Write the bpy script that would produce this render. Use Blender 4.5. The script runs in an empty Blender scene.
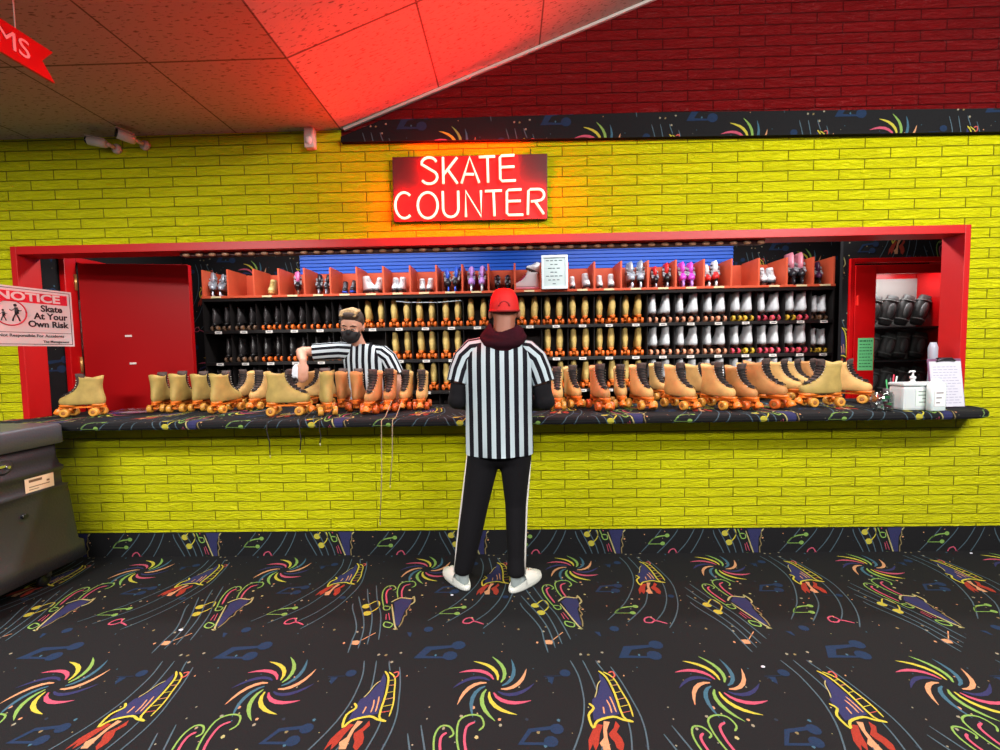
import bpy, bmesh, math, random
from mathutils import Vector, Matrix
from mathutils.geometry import tessellate_polygon
random.seed(7)
SC = bpy.context.scene
COL = SC.collection
R = math.radians
V = Vector

# ---------------------------------------------------------------- camera
YAW, PITCH, ROLL, FPX, CD, CH = 0.021504, 0.056388, -0.017171, 424.68, 2.87, 1.40
fw = V((-math.sin(YAW)*math.cos(PITCH), math.cos(YAW)*math.cos(PITCH), -math.sin(PITCH)))
rt0 = V((math.cos(YAW), math.sin(YAW), 0)); up0 = rt0.cross(fw)
c_, s_ = math.cos(ROLL), math.sin(ROLL)
RT = c_*rt0 + s_*up0; UP = -s_*rt0 + c_*up0
EYE = V((0, -CD, CH))
cd = bpy.data.cameras.new('camera'); cam = bpy.data.objects.new('camera', cd); COL.objects.link(cam)
m3 = Matrix((RT, UP, -fw)).transposed()
cam.matrix_world = Matrix.Translation(EYE) @ m3.to_4x4()
cd.sensor_width = 36; cd.lens = 36*FPX/1000; cd.clip_start = 0.05
SC.camera = cam
def ray(px, py): return fw + RT*((px-500)/FPX) + UP*((375-py)/FPX)
def at(px, py, Y):
    d = ray(px, py); return EYE + d*((Y+CD)/d.y)
def onz(px, py, Z):
    d = ray(px, py); return EYE + d*((Z-CH)/d.z)

# ---------------------------------------------------------------- materials
def lin(c):
    o = []
    for v in c:
        v = v/255
        o.append(v/12.92 if v <= .04045 else ((v+.055)/1.055)**2.4)
    return (*o, 1)
MATS = {}
def mat(name, col, rough=.5, metal=0, spec=.5, noise=0, nscale=30, bump=0, bscale=60, trans=0, emit=None, estr=0, coat=0, sub=0):
    if name in MATS: return MATS[name]
    m = bpy.data.materials.new(name); m.use_nodes = True
    nt = m.node_tree; b = nt.nodes['Principled BSDF']
    b.inputs['Base Color'].default_value = lin(col)
    b.inputs['Roughness'].default_value = rough
    b.inputs['Metallic'].default_value = metal
    b.inputs['Specular IOR Level'].default_value = spec
    b.inputs['Transmission Weight'].default_value = trans
    b.inputs['Coat Weight'].default_value = coat
    if sub:
        b.inputs['Subsurface Weight'].default_value = sub; b.inputs['Subsurface Radius'].default_value = (.01, .004, .002)
    if emit:
        b.inputs['Emission Color'].default_value = (*emit, 1); b.inputs['Emission Strength'].default_value = estr
    tc = nt.nodes.new('ShaderNodeTexCoord')
    if noise:
        n = nt.nodes.new('ShaderNodeTexNoise'); n.inputs['Scale'].default_value = nscale; n.inputs['Detail'].default_value = 4
        nt.links.new(tc.outputs['Object'], n.inputs['Vector'])
        r = nt.nodes.new('ShaderNodeValToRGB')
        a = lin([max(0, c*(1-noise)) for c in col]); z = lin([min(255, c*(1+noise*.6)) for c in col])
        r.color_ramp.elements[0].color = a; r.color_ramp.elements[1].color = z
        r.color_ramp.elements[0].position = .3; r.color_ramp.elements[1].position = .7
        nt.links.new(n.outputs['Fac'], r.inputs['Fac']); nt.links.new(r.outputs['Color'], b.inputs['Base Color'])
    if bump:
        n = nt.nodes.new('ShaderNodeTexNoise'); n.inputs['Scale'].default_value = bscale; n.inputs['Detail'].default_value = 5
        nt.links.new(tc.outputs['Object'], n.inputs['Vector'])
        bp = nt.nodes.new('ShaderNodeBump'); bp.inputs['Strength'].default_value = bump; bp.inputs['Distance'].default_value = .01
        nt.links.new(n.outputs['Fac'], bp.inputs['Height']); nt.links.new(bp.outputs['Normal'], b.inputs['Normal'])
    MATS[name] = m
    return m

def brick_mat(name, col, dark, rough=.35):
    m = bpy.data.materials.new(name); m.use_nodes = True; nt = m.node_tree; N = nt.nodes; L = nt.links
    b = N['Principled BSDF']
    tc = N.new('ShaderNodeTexCoord'); sp = N.new('ShaderNodeSeparateXYZ'); L.new(tc.outputs['Object'], sp.inputs[0])
    ax = N.new('ShaderNodeMath'); ax.operation = 'ADD'; ax.inputs[1].default_value = -0.536+10*.3253; L.new(sp.outputs['X'], ax.inputs[0])
    az = N.new('ShaderNodeMath'); az.operation = 'ADD'; az.inputs[1].default_value = -0.189+20*.0653; L.new(sp.outputs['Z'], az.inputs[0])
    cb = N.new('ShaderNodeCombineXYZ'); L.new(ax.outputs[0], cb.inputs['X']); L.new(az.outputs[0], cb.inputs['Y'])
    # slight wobble so that the courses are not ruler straight
    nw = N.new('ShaderNodeTexNoise'); nw.inputs['Scale'].default_value = 6; L.new(tc.outputs['Object'], nw.inputs['Vector'])
    ms = N.new('ShaderNodeVectorMath'); ms.operation = 'SCALE'; ms.inputs['Scale'].default_value = .006; L.new(nw.outputs['Color'], ms.inputs[0])
    ad = N.new('ShaderNodeVectorMath'); ad.operation = 'ADD'; L.new(cb.outputs[0], ad.inputs[0]); L.new(ms.outputs[0], ad.inputs[1])
    br = N.new('ShaderNodeTexBrick'); L.new(ad.outputs[0], br.inputs['Vector'])
    br.inputs['Scale'].default_value = 1; br.inputs['Brick Width'].default_value = .3253; br.inputs['Row Height'].default_value = .0653
    br.inputs['Mortar Size'].default_value = .0042; br.inputs['Mortar Smooth'].default_value = .6
    br.inputs['Color1'].default_value = lin(col); br.inputs['Color2'].default_value = lin([c*.95 for c in col]); br.inputs['Mortar'].default_value = lin(dark)
    L.new(br.outputs['Color'], b.inputs['Base Color'])
    mp = N.new('ShaderNodeMapping'); mp.inputs['Scale'].default_value = (13, 13, 48); L.new(tc.outputs['Object'], mp.inputs['Vector'])
    n1 = N.new('ShaderNodeTexNoise'); n1.inputs['Scale'].default_value = 1.2; n1.inputs['Detail'].default_value = 6; n1.inputs['Roughness'].default_value = .65; n1.inputs['Distortion'].default_value = 1.2
    L.new(mp.outputs[0], n1.inputs['Vector'])
    inv = N.new('ShaderNodeMath'); inv.operation = 'MULTIPLY_ADD'; inv.inputs[1].default_value = -.8; L.new(br.outputs['Fac'], inv.inputs[0]); L.new(n1.outputs['Fac'], inv.inputs[2])
    bp = N.new('ShaderNodeBump'); bp.inputs['Strength'].default_value = .85; bp.inputs['Distance'].default_value = .045
    L.new(inv.outputs[0], bp.inputs['Height']); L.new(bp.outputs['Normal'], b.inputs['Normal'])
    b.inputs['Roughness'].default_value = rough; b.inputs['Specular IOR Level'].default_value = .3
    MATS[name] = m; return m

def tile_mat(name):
    m = bpy.data.materials.new(name); m.use_nodes = True; nt = m.node_tree; N = nt.nodes; L = nt.links
    b = N['Principled BSDF']; b.inputs['Roughness'].default_value = .85
    tc = N.new('ShaderNodeTexCoord'); mp = N.new('ShaderNodeMapping'); L.new(tc.outputs['UV'], mp.inputs['Vector'])
    br = N.new('ShaderNodeTexBrick'); br.offset = 0; L.new(mp.outputs[0], br.inputs['Vector'])
    br.inputs['Scale'].default_value = 1; br.inputs['Brick Width'].default_value = .70; br.inputs['Row Height'].default_value = 1.22
    br.inputs['Mortar Size'].default_value = .006; br.inputs['Mortar Smooth'].default_value = .3
    br.inputs['Color1'].default_value = lin((168, 156, 144)); br.inputs['Color2'].default_value = lin((163, 151, 139)); br.inputs['Mortar'].default_value = lin((92, 84, 76))
    m2 = N.new('ShaderNodeMapping'); m2.inputs['Scale'].default_value = (22, 70, 1); L.new(tc.outputs['UV'], m2.inputs['Vector'])
    n = N.new('ShaderNodeTexNoise'); n.inputs['Scale'].default_value = 1.3; n.inputs['Detail'].default_value = 3; L.new(m2.outputs[0], n.inputs['Vector'])
    r = N.new('ShaderNodeValToRGB'); r.color_ramp.elements[0].position = .34; r.color_ramp.elements[0].color = (.25, .22, .2, 1); r.color_ramp.elements[1].position = .42; r.color_ramp.elements[1].color = (1, 1, 1, 1)
    L.new(n.outputs['Fac'], r.inputs['Fac'])
    mx = N.new('ShaderNodeMix'); mx.data_type = 'RGBA'; mx.blend_type = 'MULTIPLY'; mx.inputs['Factor'].default_value = .8
    L.new(br.outputs['Color'], mx.inputs['A']); L.new(r.outputs['Color'], mx.inputs['B']); L.new(mx.outputs['Result'], b.inputs['Base Color'])
    bp = N.new('ShaderNodeBump'); bp.inputs['Strength'].default_value = .4; bp.inputs['Distance'].default_value = .004; L.new(r.outputs['Color'], bp.inputs['Height']); L.new(bp.outputs['Normal'], b.inputs['Normal'])
    MATS[name] = m; return m

def stripe_mat(name, light=(228, 232, 236), dark=(14, 12, 22)):
    """black and white woven stripes running along the cloth (from the UV's u)"""
    m = bpy.data.materials.new(name); m.use_nodes = True; nt = m.node_tree; N = nt.nodes; L = nt.links
    b = N['Principled BSDF']; b.inputs['Roughness'].default_value = .8; b.inputs['Specular IOR Level'].default_value = .2
    tc = N.new('ShaderNodeTexCoord'); sp = N.new('ShaderNodeSeparateXYZ'); L.new(tc.outputs['UV'], sp.inputs[0])
    fr = N.new('ShaderNodeMath'); fr.operation = 'FRACT'; L.new(sp.outputs['X'], fr.inputs[0])
    gt = N.new('ShaderNodeMath'); gt.operation = 'GREATER_THAN'; gt.inputs[1].default_value = .5; L.new(fr.outputs[0], gt.inputs[0])
    mx = N.new('ShaderNodeMix'); mx.data_type = 'RGBA'; L.new(gt.outputs[0], mx.inputs['Factor'])
    mx.inputs['A'].default_value = lin(light); mx.inputs['B'].default_value = lin(dark); L.new(mx.outputs['Result'], b.inputs['Base Color'])
    MATS[name] = m; return m

# ---------------------------------------------------------------- mesh builder
class MB:
    def __init__(s): s.v = []; s.f = []; s.mi = []; s.sm = []; s.uv = []
    def add(s, vs, fs, mi=0, smooth=True, uvs=None):
        o = len(s.v); s.v += [V(v) for v in vs]
        for k, f in enumerate(fs):
            s.f.append([o+i for i in f]); s.mi.append(mi); s.sm.append(smooth)
            s.uv.append([uvs[i] for i in f] if uvs else None)
        return s
    def box(s, c, d, mi=0, M=None, taper=1.0):
        x, y, z = d[0]/2, d[1]/2, d[2]/2
        vs = [V((sx*x*(taper if sz < 0 else 1), sy*y*(taper if sz < 0 else 1), sz*z)) for sz in (-1, 1) for sy in (-1, 1) for sx in (-1, 1)]
        if M is not None: vs = [M @ v for v in vs]
        vs = [v+V(c) for v in vs]
        return s.add(vs, [(0, 2, 3, 1), (4, 5, 7, 6), (0, 1, 5, 4), (2, 6, 7, 3), (0, 4, 6, 2), (1, 3, 7, 5)], mi, False)
    def bb(s, x0, x1, y0, y1, z0, z1, mi=0):
        return s.box(((x0+x1)/2, (y0+y1)/2, (z0+z1)/2), (x1-x0, y1-y0, z1-z0), mi)
    def loft(s, rings, mi=0, smooth=True, cap0=True, cap1=True, closed=True, uvs=None):
        n = len(rings[0]); vs = [v for r in rings for v in r]; fs = []; ul = []
        for i in range(len(rings)-1):
            for j in range(n if closed else n-1):
                k = (j+1) % n
                fs.append((i*n+j, i*n+k, (i+1)*n+k, (i+1)*n+j))
        o = len(s.v); s.v += [V(v) for v in vs]
        for f in fs:
            s.f.append([o+i for i in f]); s.mi.append(mi); s.sm.append(smooth)
            if uvs:
                q = []
                for t, i in enumerate(f):
                    ri, ci = divmod(i, n)
                    cc = ci if not (t in (1, 2) and ci == 0 and closed) else n
                    q.append(uvs(ri, cc))
                s.uv.append(q)
            else: s.uv.append(None)
        if cap0: s.f.append([o+i for i in range(n)][::-1]); s.mi.append(mi); s.sm.append(False); s.uv.append(None)
        if cap1: s.f.append([o+(len(rings)-1)*n+i for i in range(n)]); s.mi.append(mi); s.sm.append(False); s.uv.append(None)
        return s
    def tube(s, pts, rad, n=8, mi=0, smooth=True, caps=True, flat=1.0):
        pts = [V(p) for p in pts]
        if not hasattr(rad, '__len__'): rad = [rad]*len(pts)
        T = []
        for i in range(len(pts)):
            a = pts[max(0, i-1)]; b = pts[min(len(pts)-1, i+1)]
            d = (b-a); T.append(d.normalized() if d.length > 1e-9 else V((0, 0, 1)))
        u = T[0].orthogonal().normalized(); rings = []
        for i, p in enumerate(pts):
            if i:
                u = u - T[i]*u.dot(T[i]); u = u.normalized() if u.length > 1e-6 else T[i].orthogonal().normalized()
            w = T[i].cross(u)
            rings.append([p + (u*math.cos(2*math.pi*k/n) + w*math.sin(2*math.pi*k/n)*flat)*rad[i] for k in range(n)])
        return s.loft(rings, mi, smooth, caps, caps)
    def cyl(s, p0, p1, r0, r1=None, n=14, mi=0, smooth=True):
        return s.tube([p0, p1], [r0, r0 if r1 is None else r1], n, mi, smooth)
    def ell(s, c, r, n=12, m=8, mi=0, M=None):
        c = V(c); r = r if hasattr(r, '__len__') else (r, r, r); rings = []
        for i in range(m+1):
            t = math.pi*(i/m)*.996 + .006
            ring = [V((r[0]*math.sin(t)*math.cos(2*math.pi*k/n), r[1]*math.sin(t)*math.sin(2*math.pi*k/n), -r[2]*math.cos(t))) for k in range(n)]
            if M is not None: ring = [M @ v for v in ring]
            rings.append([v+c for v in ring])
        return s.loft(rings, mi, True)
    def lathe(s, prof, c=(0, 0, 0), n=20, mi=0, axis='Z'):
        rings = []
        for r, z in prof:
            ring = []
            for k in range(n):
                a = 2*math.pi*k/n
                p = V((r*math.cos(a), r*math.sin(a), z))
                if axis == 'Y': p = V((p.x, p.z, p.y))
                if axis == 'X': p = V((p.z, p.x, p.y))
                ring.append(p+V(c))
            rings.append(ring)
        return s.loft(rings, mi, True)
    def mesh(s, name, mats, bevel=0):
        me = bpy.data.meshes.new(name); me.from_pydata([tuple(v) for v in s.v], [], s.f)
        for m in (mats if isinstance(mats, (list, tuple)) else [mats]): me.materials.append(m)
        for p, mi, sm in zip(me.polygons, s.mi, s.sm): p.material_index = mi; p.use_smooth = sm
        if any(u is not None for u in s.uv):
            ul = me.uv_layers.new(name='UVMap')
            for p, u in zip(me.polygons, s.uv):
                if u:
                    for li, q in zip(p.loop_indices, u): ul.data[li].uv = q
        bm = bmesh.new(); bm.from_mesh(me)
        bmesh.ops.recalc_face_normals(bm, faces=bm.faces)
        if bevel:
            es = [e for e in bm.edges if len(e.link_faces) == 2 and e.calc_face_angle(0) > .6]
            bmesh.ops.bevel(bm, geom=es, offset=bevel, segments=2, affect='EDGES', profile=.6)
        bm.to_mesh(me); bm.free(); me.update()
        return me
    def build(s, name, mats, parent=None, bevel=0, loc=None):
        return link(name, s.mesh(name, mats, bevel), parent, loc)

def link(name, me, parent=None, loc=None):
    o = bpy.data.objects.new(name, me); COL.objects.link(o)
    if parent: o.parent = parent
    if loc is not None: o.location = loc
    return o
def empty(name, loc=(0, 0, 0), rz=0, s=1):
    o = bpy.data.objects.new(name, None); COL.objects.link(o); o.location = loc; o.rotation_euler = (0, 0, rz); o.scale = (s, s, s)
    o.empty_display_size = .05
    return o
def tag(o, label=None, cat=None, group=None, kind=None):
    if label: o['label'] = label
    if cat: o['category'] = cat
    if group: o['group'] = group
    if kind: o['kind'] = kind
    return o
def struct(name, mb, mats, bevel=0):
    return tag(mb.build(name, mats, None, bevel), kind='structure')
def copy_tree(o, parent=None):
    c = o.copy(); COL.objects.link(c); c.parent = parent
    for ch in KIDS.get(o.name, []): copy_tree(ch, c)
    return c
KIDS = {}
def register(root):
    """remember the children of a prototype so that copies need no scene searches"""
    def walk(o):
        ks = list(o.children); KIDS[o.name] = ks
        for k in ks: walk(k)
    walk(root)
def text(name, body, size, M, m, parent=None, ext=.001, align='CENTER', bold=0, sx=1):
    cu = bpy.data.curves.new(name, 'FONT'); cu.body = body; cu.size = size; cu.align_x = align; cu.align_y = 'CENTER'; cu.extrude = ext; cu.offset = bold
    cu.resolution_u = 3
    cu.materials.append(m)
    tmp = bpy.data.objects.new(name, cu); COL.objects.link(tmp)
    dg = bpy.context.evaluated_depsgraph_get()
    me = bpy.data.meshes.new_from_object(tmp.evaluated_get(dg)); bpy.data.objects.remove(tmp)
    me.transform(M @ Matrix.Diagonal((sx, 1, 1, 1)))
    return link(name, me, parent)

# ---------------------------------------------------------------- carpet pattern (woven motifs, in the plane of the cloth)
CC = {'steel': (70, 88, 98), 'yellow': (176, 166, 60), 'peach': (186, 134, 98), 'coral': (182, 84, 74), 'violet': (46, 47, 84),
      'cream': (160, 152, 104), 'flame': (142, 50, 38), 'navy': (30, 46, 72), 'lime': (118, 152, 76), 'pink': (176, 76, 98), 'dim': (40, 46, 58),
      'tan': (118, 104, 72), 'teal': (58, 92, 110), 'base': (27, 27, 29), 'spark': (132, 126, 108)}
CNAMES = ['base']+[k for k in CC if k != 'base']
CMATS = [mat('carpet_'+k, CC[k], .95, spec=.15, noise=.22 if k == 'base' else .12, nscale=260) for k in CNAMES]
BRIGHT = {k: tuple(min(255, c*1.15) for c in v) for k, v in CC.items()}
PX, PY = .935, .955
MOTIF = [
('S','steel',.006,[(.34,.145),(.361,.066),(.366,-.011),(.360,-.1),(.325,-.216),(.235,-.377),(.108,-.523)]),
('S','steel',.006,[(.396,.145),(.41,.077),(.42,.016),(.424,-.026)]),
('S','steel',.006,[(.394,-.272),(.349,-.378),(.287,-.458),(.206,-.54)]),
('S','steel',.006,[(.455,.145),(.462,.118),(.476,.083)]),
('S','steel',.006,[(.512,-.172),(.506,-.232),(.477,-.341),(.421,-.45),(.358,-.525)]),
('S','steel',.006,[(.512,.106),(.538,.016),(.555,-.075),(.566,-.155),(.558,-.250),(.521,-.388),(.464,-.501),(.401,-.588)]),
('P','violet',0.0,[(0.452, 0.071), (0.472, 0.038), (0.485, -0.041), (0.489, -0.137), (0.384, -0.165), (0.391, -0.1), (0.397, -0.069), (0.422, -0.047), (0.449, 0.021)]),
('S','yellow',0.0094,[(0.38, -0.089), (0.395, -0.111), (0.369, -0.144), (0.376, -0.198), (0.399, -0.168), (0.461, -0.15), (0.495, -0.163), (0.532, -0.172)]),
('S','yellow',0.0086,[(0.454, 0.081), (0.48, 0.043), (0.494, -0.041), (0.499, -0.15), (0.529, -0.17)]),
('S','yellow',0.0065,[(0.473, 0.077), (0.508, 0.043), (0.525, -0.031), (0.537, -0.09), (0.537, -0.15)]),
('S','yellow',0.005,[(0.481, 0.027), (0.51, 0.032)]),
('S','peach',0.005,[(0.487, -0.0), (0.52, 0.005)]),
('S','yellow',0.005,[(0.495, -0.036), (0.525, -0.029)]),
('S','peach',0.005,[(0.496, -0.071), (0.533, -0.061)]),
('S','yellow',0.005,[(0.498, -0.105), (0.539, -0.095)]),
('S','coral',0.005,[(0.5, -0.132), (0.539, -0.123)]),
('S','coral',0.0065,[(0.494, 0.071), (0.514, 0.077), (0.517, 0.054), (0.502, 0.043)]),
('S','peach',0.0058,[(0.47, -0.056), (0.475, -0.09), (0.478, -0.13)]),
('S','peach',0.0058,[(0.454, -0.071), (0.46, -0.1), (0.46, -0.132)]),
('S','peach',0.0058,[(0.433, -0.105), (0.432, -0.12), (0.43, -0.137)]),
('S','cream',0.0043,[(0.451, 0.027), (0.434, 0.005), (0.422, -0.033), (0.409, -0.061)]),
('P','flame',0.0,[(0.396, -0.181), (0.414, -0.185), (0.395, -0.222), (0.383, -0.262), (0.367, -0.288), (0.362, -0.262), (0.343, -0.292), (0.349, -0.246), (0.372, -0.206)]),
('P','peach',0.0,[(0.421, -0.168), (0.443, -0.172), (0.424, -0.206), (0.42, -0.238), (0.42, -0.284), (0.395, -0.285), (0.387, -0.258), (0.406, -0.238), (0.411, -0.206)]),
('P','flame',0.0,[(0.466, -0.168), (0.476, -0.189), (0.458, -0.214), (0.47, -0.238), (0.473, -0.262), (0.46, -0.292), (0.443, -0.277), (0.441, -0.254), (0.431, -0.238), (0.427, -0.222), (0.451, -0.198)]),
('P','navy',0.0,[(0.136, -0.201), (0.235, -0.188), (0.233, -0.203), (0.147, -0.215), (0.117, -0.256), (0.206, -0.256), (0.219, -0.267), (0.095, -0.266)]),
('E','navy',0.026,[(0.241, -0.202)]),
('E','navy',0.026,[(0.215, -0.253)]),
('E','navy',0.024,[(0.307, 0.071)]),
('S','navy',0.005,[(0.213, 0.051), (0.286, 0.054)]),
('P','navy',0.0,[(0.226, 0.049), (0.258, 0.048), (0.245, 0.008), (0.236, 0.019)]),
('S','lime',0.0086,[(0.158, -0.465), (0.207, -0.419), (0.297, -0.405)]),
('S','lime',0.0086,[(0.158, -0.465), (0.258, -0.466)]),
('E','lime',0.016,[(0.284, -0.407)]),
('E','lime',0.016,[(0.254, -0.463)]),
('S','pink',0.0079,[(0.351, -0.53), (0.331, -0.5), (0.301, -0.513), (0.295, -0.541), (0.326, -0.546), (0.351, -0.53), (0.403, -0.554)]),
('E','navy',0.018,[(0.512, -0.311)]),
('S','navy',0.0043,[(0.427, -0.31), (0.499, -0.311)]),
('S','steel',0.0065,[(-0.341, -0.37), (-0.327, -0.416), (-0.272, -0.52), (-0.241, -0.598), (-0.234, -0.671), (-0.222, -0.76)]),
('S','steel',0.0065,[(-0.334, -0.302), (-0.294, -0.384), (-0.244, -0.484), (-0.204, -0.598), (-0.185, -0.73)]),
('S','steel',0.0065,[(-0.309, -0.223), (-0.264, -0.344), (-0.206, -0.46), (-0.172, -0.577), (-0.15, -0.702)]),
('S','steel',0.0065,[(-0.267, -0.188), (-0.212, -0.344), (-0.158, -0.461), (-0.125, -0.577), (-0.105, -0.67)]),
('E','yellow',0.024,[(-0.259, -0.394)]),
('E','yellow',0.024,[(-0.232, -0.458)]),
('S','yellow',0.0072,[(-0.267, -0.407), (-0.212, -0.344), (-0.186, -0.404), (-0.225, -0.46)]),
('P','peach',0.0,[(-0.233, -0.701), (-0.235, -0.676), (-0.206, -0.672), (-0.19, -0.684), (-0.198, -0.703)]),
('S','peach',0.0079,[(-0.199, -0.682), (-0.136, -0.617)]),
('S','lime',0.0072,[(-0.158, -0.404), (-0.193, -0.317), (-0.208, -0.239), (-0.192, -0.194), (-0.158, -0.194), (-0.139, -0.224), (-0.154, -0.239)]),
('S','pink',0.0094,[(-0.149, -0.372), (-0.178, -0.289), (-0.183, -0.239), (-0.165, -0.22)]),
('S','lime',0.0072,[(-0.102, -0.318), (-0.124, -0.247), (-0.126, -0.171), (-0.09, -0.143), (-0.045, -0.149), (-0.03, -0.188), (-0.048, -0.21)]),
('S','pink',0.0094,[(-0.079, -0.315), (-0.096, -0.254), (-0.094, -0.195), (-0.065, -0.175)]),
('P','violet',0.0,[(-0.113, -0.359), (-0.079, -0.321), (-0.02, -0.332), (-0.015, -0.386), (-0.033, -0.424), (-0.035, -0.485), (-0.033, -0.561), (-0.05, -0.561), (-0.08, -0.485), (-0.096, -0.411)]),
('S','cream',0.0094,[(-0.129, -0.358), (-0.108, -0.332), (-0.08, -0.315), (-0.021, -0.325), (-0.015, -0.302), (0.001, -0.353), (-0.016, -0.383)]),
('S','tan',0.0072,[(-0.017, -0.386), (-0.017, -0.418), (-0.025, -0.437), (-0.015, -0.474), (-0.026, -0.492), (-0.024, -0.532), (-0.031, -0.577)]),
('S','lime',0.0072,[(-0.129, -0.398), (-0.16, -0.398), (-0.147, -0.43), (-0.121, -0.426), (-0.125, -0.398)]),
('S','lime',0.0072,[(-0.076, -0.544), (-0.113, -0.532), (-0.111, -0.564), (-0.078, -0.577), (-0.068, -0.555), (-0.076, -0.544)]),
('S','pink',0.0072,[(-0.126, -0.467), (-0.114, -0.515)]),
('S','pink',0.0072,[(-0.116, -0.458), (-0.093, -0.518)]),
('S','cream',0.0086,[(-0.121, -0.378), (-0.053, -0.566), (-0.032, -0.591), (-0.057, -0.588)]),
('P','navy',0.0,[(0.137, -0.717), (0.263, -0.708), (0.265, -0.724), (0.168, -0.741), (0.143, -0.778), (0.231, -0.783), (0.233, -0.794), (0.094, -0.794)]),
('E','navy',0.034,[(0.291, -0.708)]),
('E','navy',0.034,[(0.26, -0.778)]),
('E','navy',0.024,[(0.125, -0.591)]),
('P','navy',0.0,[(0.021, -0.612), (0.046, -0.616), (0.047, -0.647), (0.037, -0.642)]),
]
def strip(pts, w):
    """a stroke as quads, tapered slightly at its ends"""
    pts = [V((p[0], p[1])) for p in pts]; out = []
    # resample corners a little (Catmull-Rom) so that the strokes read as drawn curves
    sm = []
    for i in range(len(pts)-1):
        p0 = pts[max(0, i-1)]; p1 = pts[i]; p2 = pts[i+1]; p3 = pts[min(len(pts)-1, i+2)]
        for k in range(3 if len(pts) > 2 else 1):
            t = k/3
            sm.append(.5*((2*p1)+(p2-p0)*t+(2*p0-5*p1+4*p2-p3)*t*t+(3*p1-p0-3*p2+p3)*t**3))
    sm.append(pts[-1]); L = []
    for i, p in enumerate(sm):
        d = sm[min(i+1, len(sm)-1)]-sm[max(0, i-1)]
        if d.length < 1e-6: d = V((1, 0))
        n = V((-d.y, d.x)).normalized()*w/2*(.55 if i in (0, len(sm)-1) else 1)
        L.append((p+n, p-n))
    return [[L[i][0], L[i][1], L[i+1][1], L[i+1][0]] for i in range(len(L)-1)]
UNIT = []   # (colour index, layer, polygon)
ARMC = ['yellow', 'lime', 'teal', 'peach', 'violet', 'pink', 'yellow', 'lime', 'teal', 'peach', 'violet', 'pink']
for k in range(12):
    a1 = R(120-30*k); A = []
    for i in range(7):
        t = i/6; r = .035+.135*t; a = a1-R(62)*(1-t)**1.15+R(4)
        w = .017*math.sin(math.pi*min(1, t*.9+.08))**.8
        A.append((r, a, w))
    P = [[V((r*math.cos(a), r*math.sin(a))), V((r+0, 0))] for r, a, w in A]
    mids = [V((r*math.cos(a), r*math.sin(a))) for r, a, w in A]; L = []
    for i, (r, a, w) in enumerate(A):
        d = mids[min(i+1, 6)]-mids[max(i-1, 0)]; n = V((-d.y, d.x)).normalized()*w/2
        L.append((mids[i]+n, mids[i]-n))
    for i in range(6): UNIT.append((CNAMES.index(ARMC[k]), 2, [L[i][0], L[i][1], L[i+1][1], L[i+1][0]]))
for q, (kind, col, w, pts) in enumerate(MOTIF):
    ci = CNAMES.index(col)
    if kind == 'S':
        for s in strip(pts, w): UNIT.append((ci, 3+q % 3, s))
    elif kind == 'P':
        vs = [V((p[0], p[1], 0)) for p in pts]
        for t in tessellate_polygon([vs]): UNIT.append((ci, 1, [vs[i].to_2d() for i in t]))
    else:
        c = V(pts[0]); UNIT.append((ci, 2, [c+V((w*math.cos(a*math.pi/5), w*.85*math.sin(a*math.pi/5))) for a in range(10)]))
rs = random.Random(3)
for i in range(85):
    c = V((rs.random()*PX, (rs.random()-.5)*PY)); r = rs.choice((.003, .004, .005, .009)); ci = CNAMES.index(rs.choice(('spark', 'tan', 'cream', 'peach', 'dim', 'teal', 'spark')))
    n = 5; a0 = rs.random()*6
    UNIT.append((ci, 0, [c+V((r*rs.uniform(.6, 1)*math.cos(a0+6.283*k/n), r*rs.uniform(.6, 1)*math.sin(a0+6.283*k/n))) for k in range(n)]))
def clip(poly, conv):
    """Sutherland-Hodgman against a convex, counter-clockwise outline"""
    for i in range(len(conv)):
        a = conv[i]; b = conv[(i+1) % len(conv)]; e = b-a; out = []
        sd = [e.x*(p.y-a.y)-e.y*(p.x-a.x) for p in poly]
        for j in range(len(poly)):
            k = (j+1) % len(poly)
            if sd[j] >= 0: out.append(poly[j])
            if (sd[j] >= 0) != (sd[k] >= 0): out.append(poly[j].lerp(poly[k], sd[j]/(sd[j]-sd[k])))
        poly = out
        if len(poly) < 3: return None
    return poly
def carpet(mb, conv, fn, u0=0, v0=0, step=.0004):
    """lays the pattern over a convex region CONV of pattern space; FN(u, v, h) lifts it into the room; (u0, v0) is a pinwheel's centre"""
    us = [p.x for p in conv]; vs = [p.y for p in conv]
    for row in range(-12, 12):
        cy = v0+row*PY
        if cy-.75 > max(vs) or cy+.3 < min(vs): continue
        for k in range(-12, 12):
            cx = u0+k*PX+(PX/2 if row % 2 else 0)
            if cx-.6 > max(us) or cx+1.0 < min(us): continue
            o = V((cx, cy))
            for ci, lay, poly in UNIT:
                pp = [p+o for p in poly]
                if max(p.x for p in pp) < min(us) or min(p.x for p in pp) > max(us) or max(p.y for p in pp) < min(vs) or min(p.y for p in pp) > max(vs): continue
                ar = sum(pp[i].x*pp[(i+1) % len(pp)].y-pp[(i+1) % len(pp)].x*pp[i].y for i in range(len(pp)))
                if ar < 0: pp = pp[::-1]
                c = clip(pp, conv)
                if c: mb.add([fn(p.x, p.y, .0006+step*lay) for p in c], [list(range(len(c)))], ci, False)
def rect(u0, u1, v0, v1): return [V((u0, v0)), V((u1, v0)), V((u1, v1)), V((u0, v1))]

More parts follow.
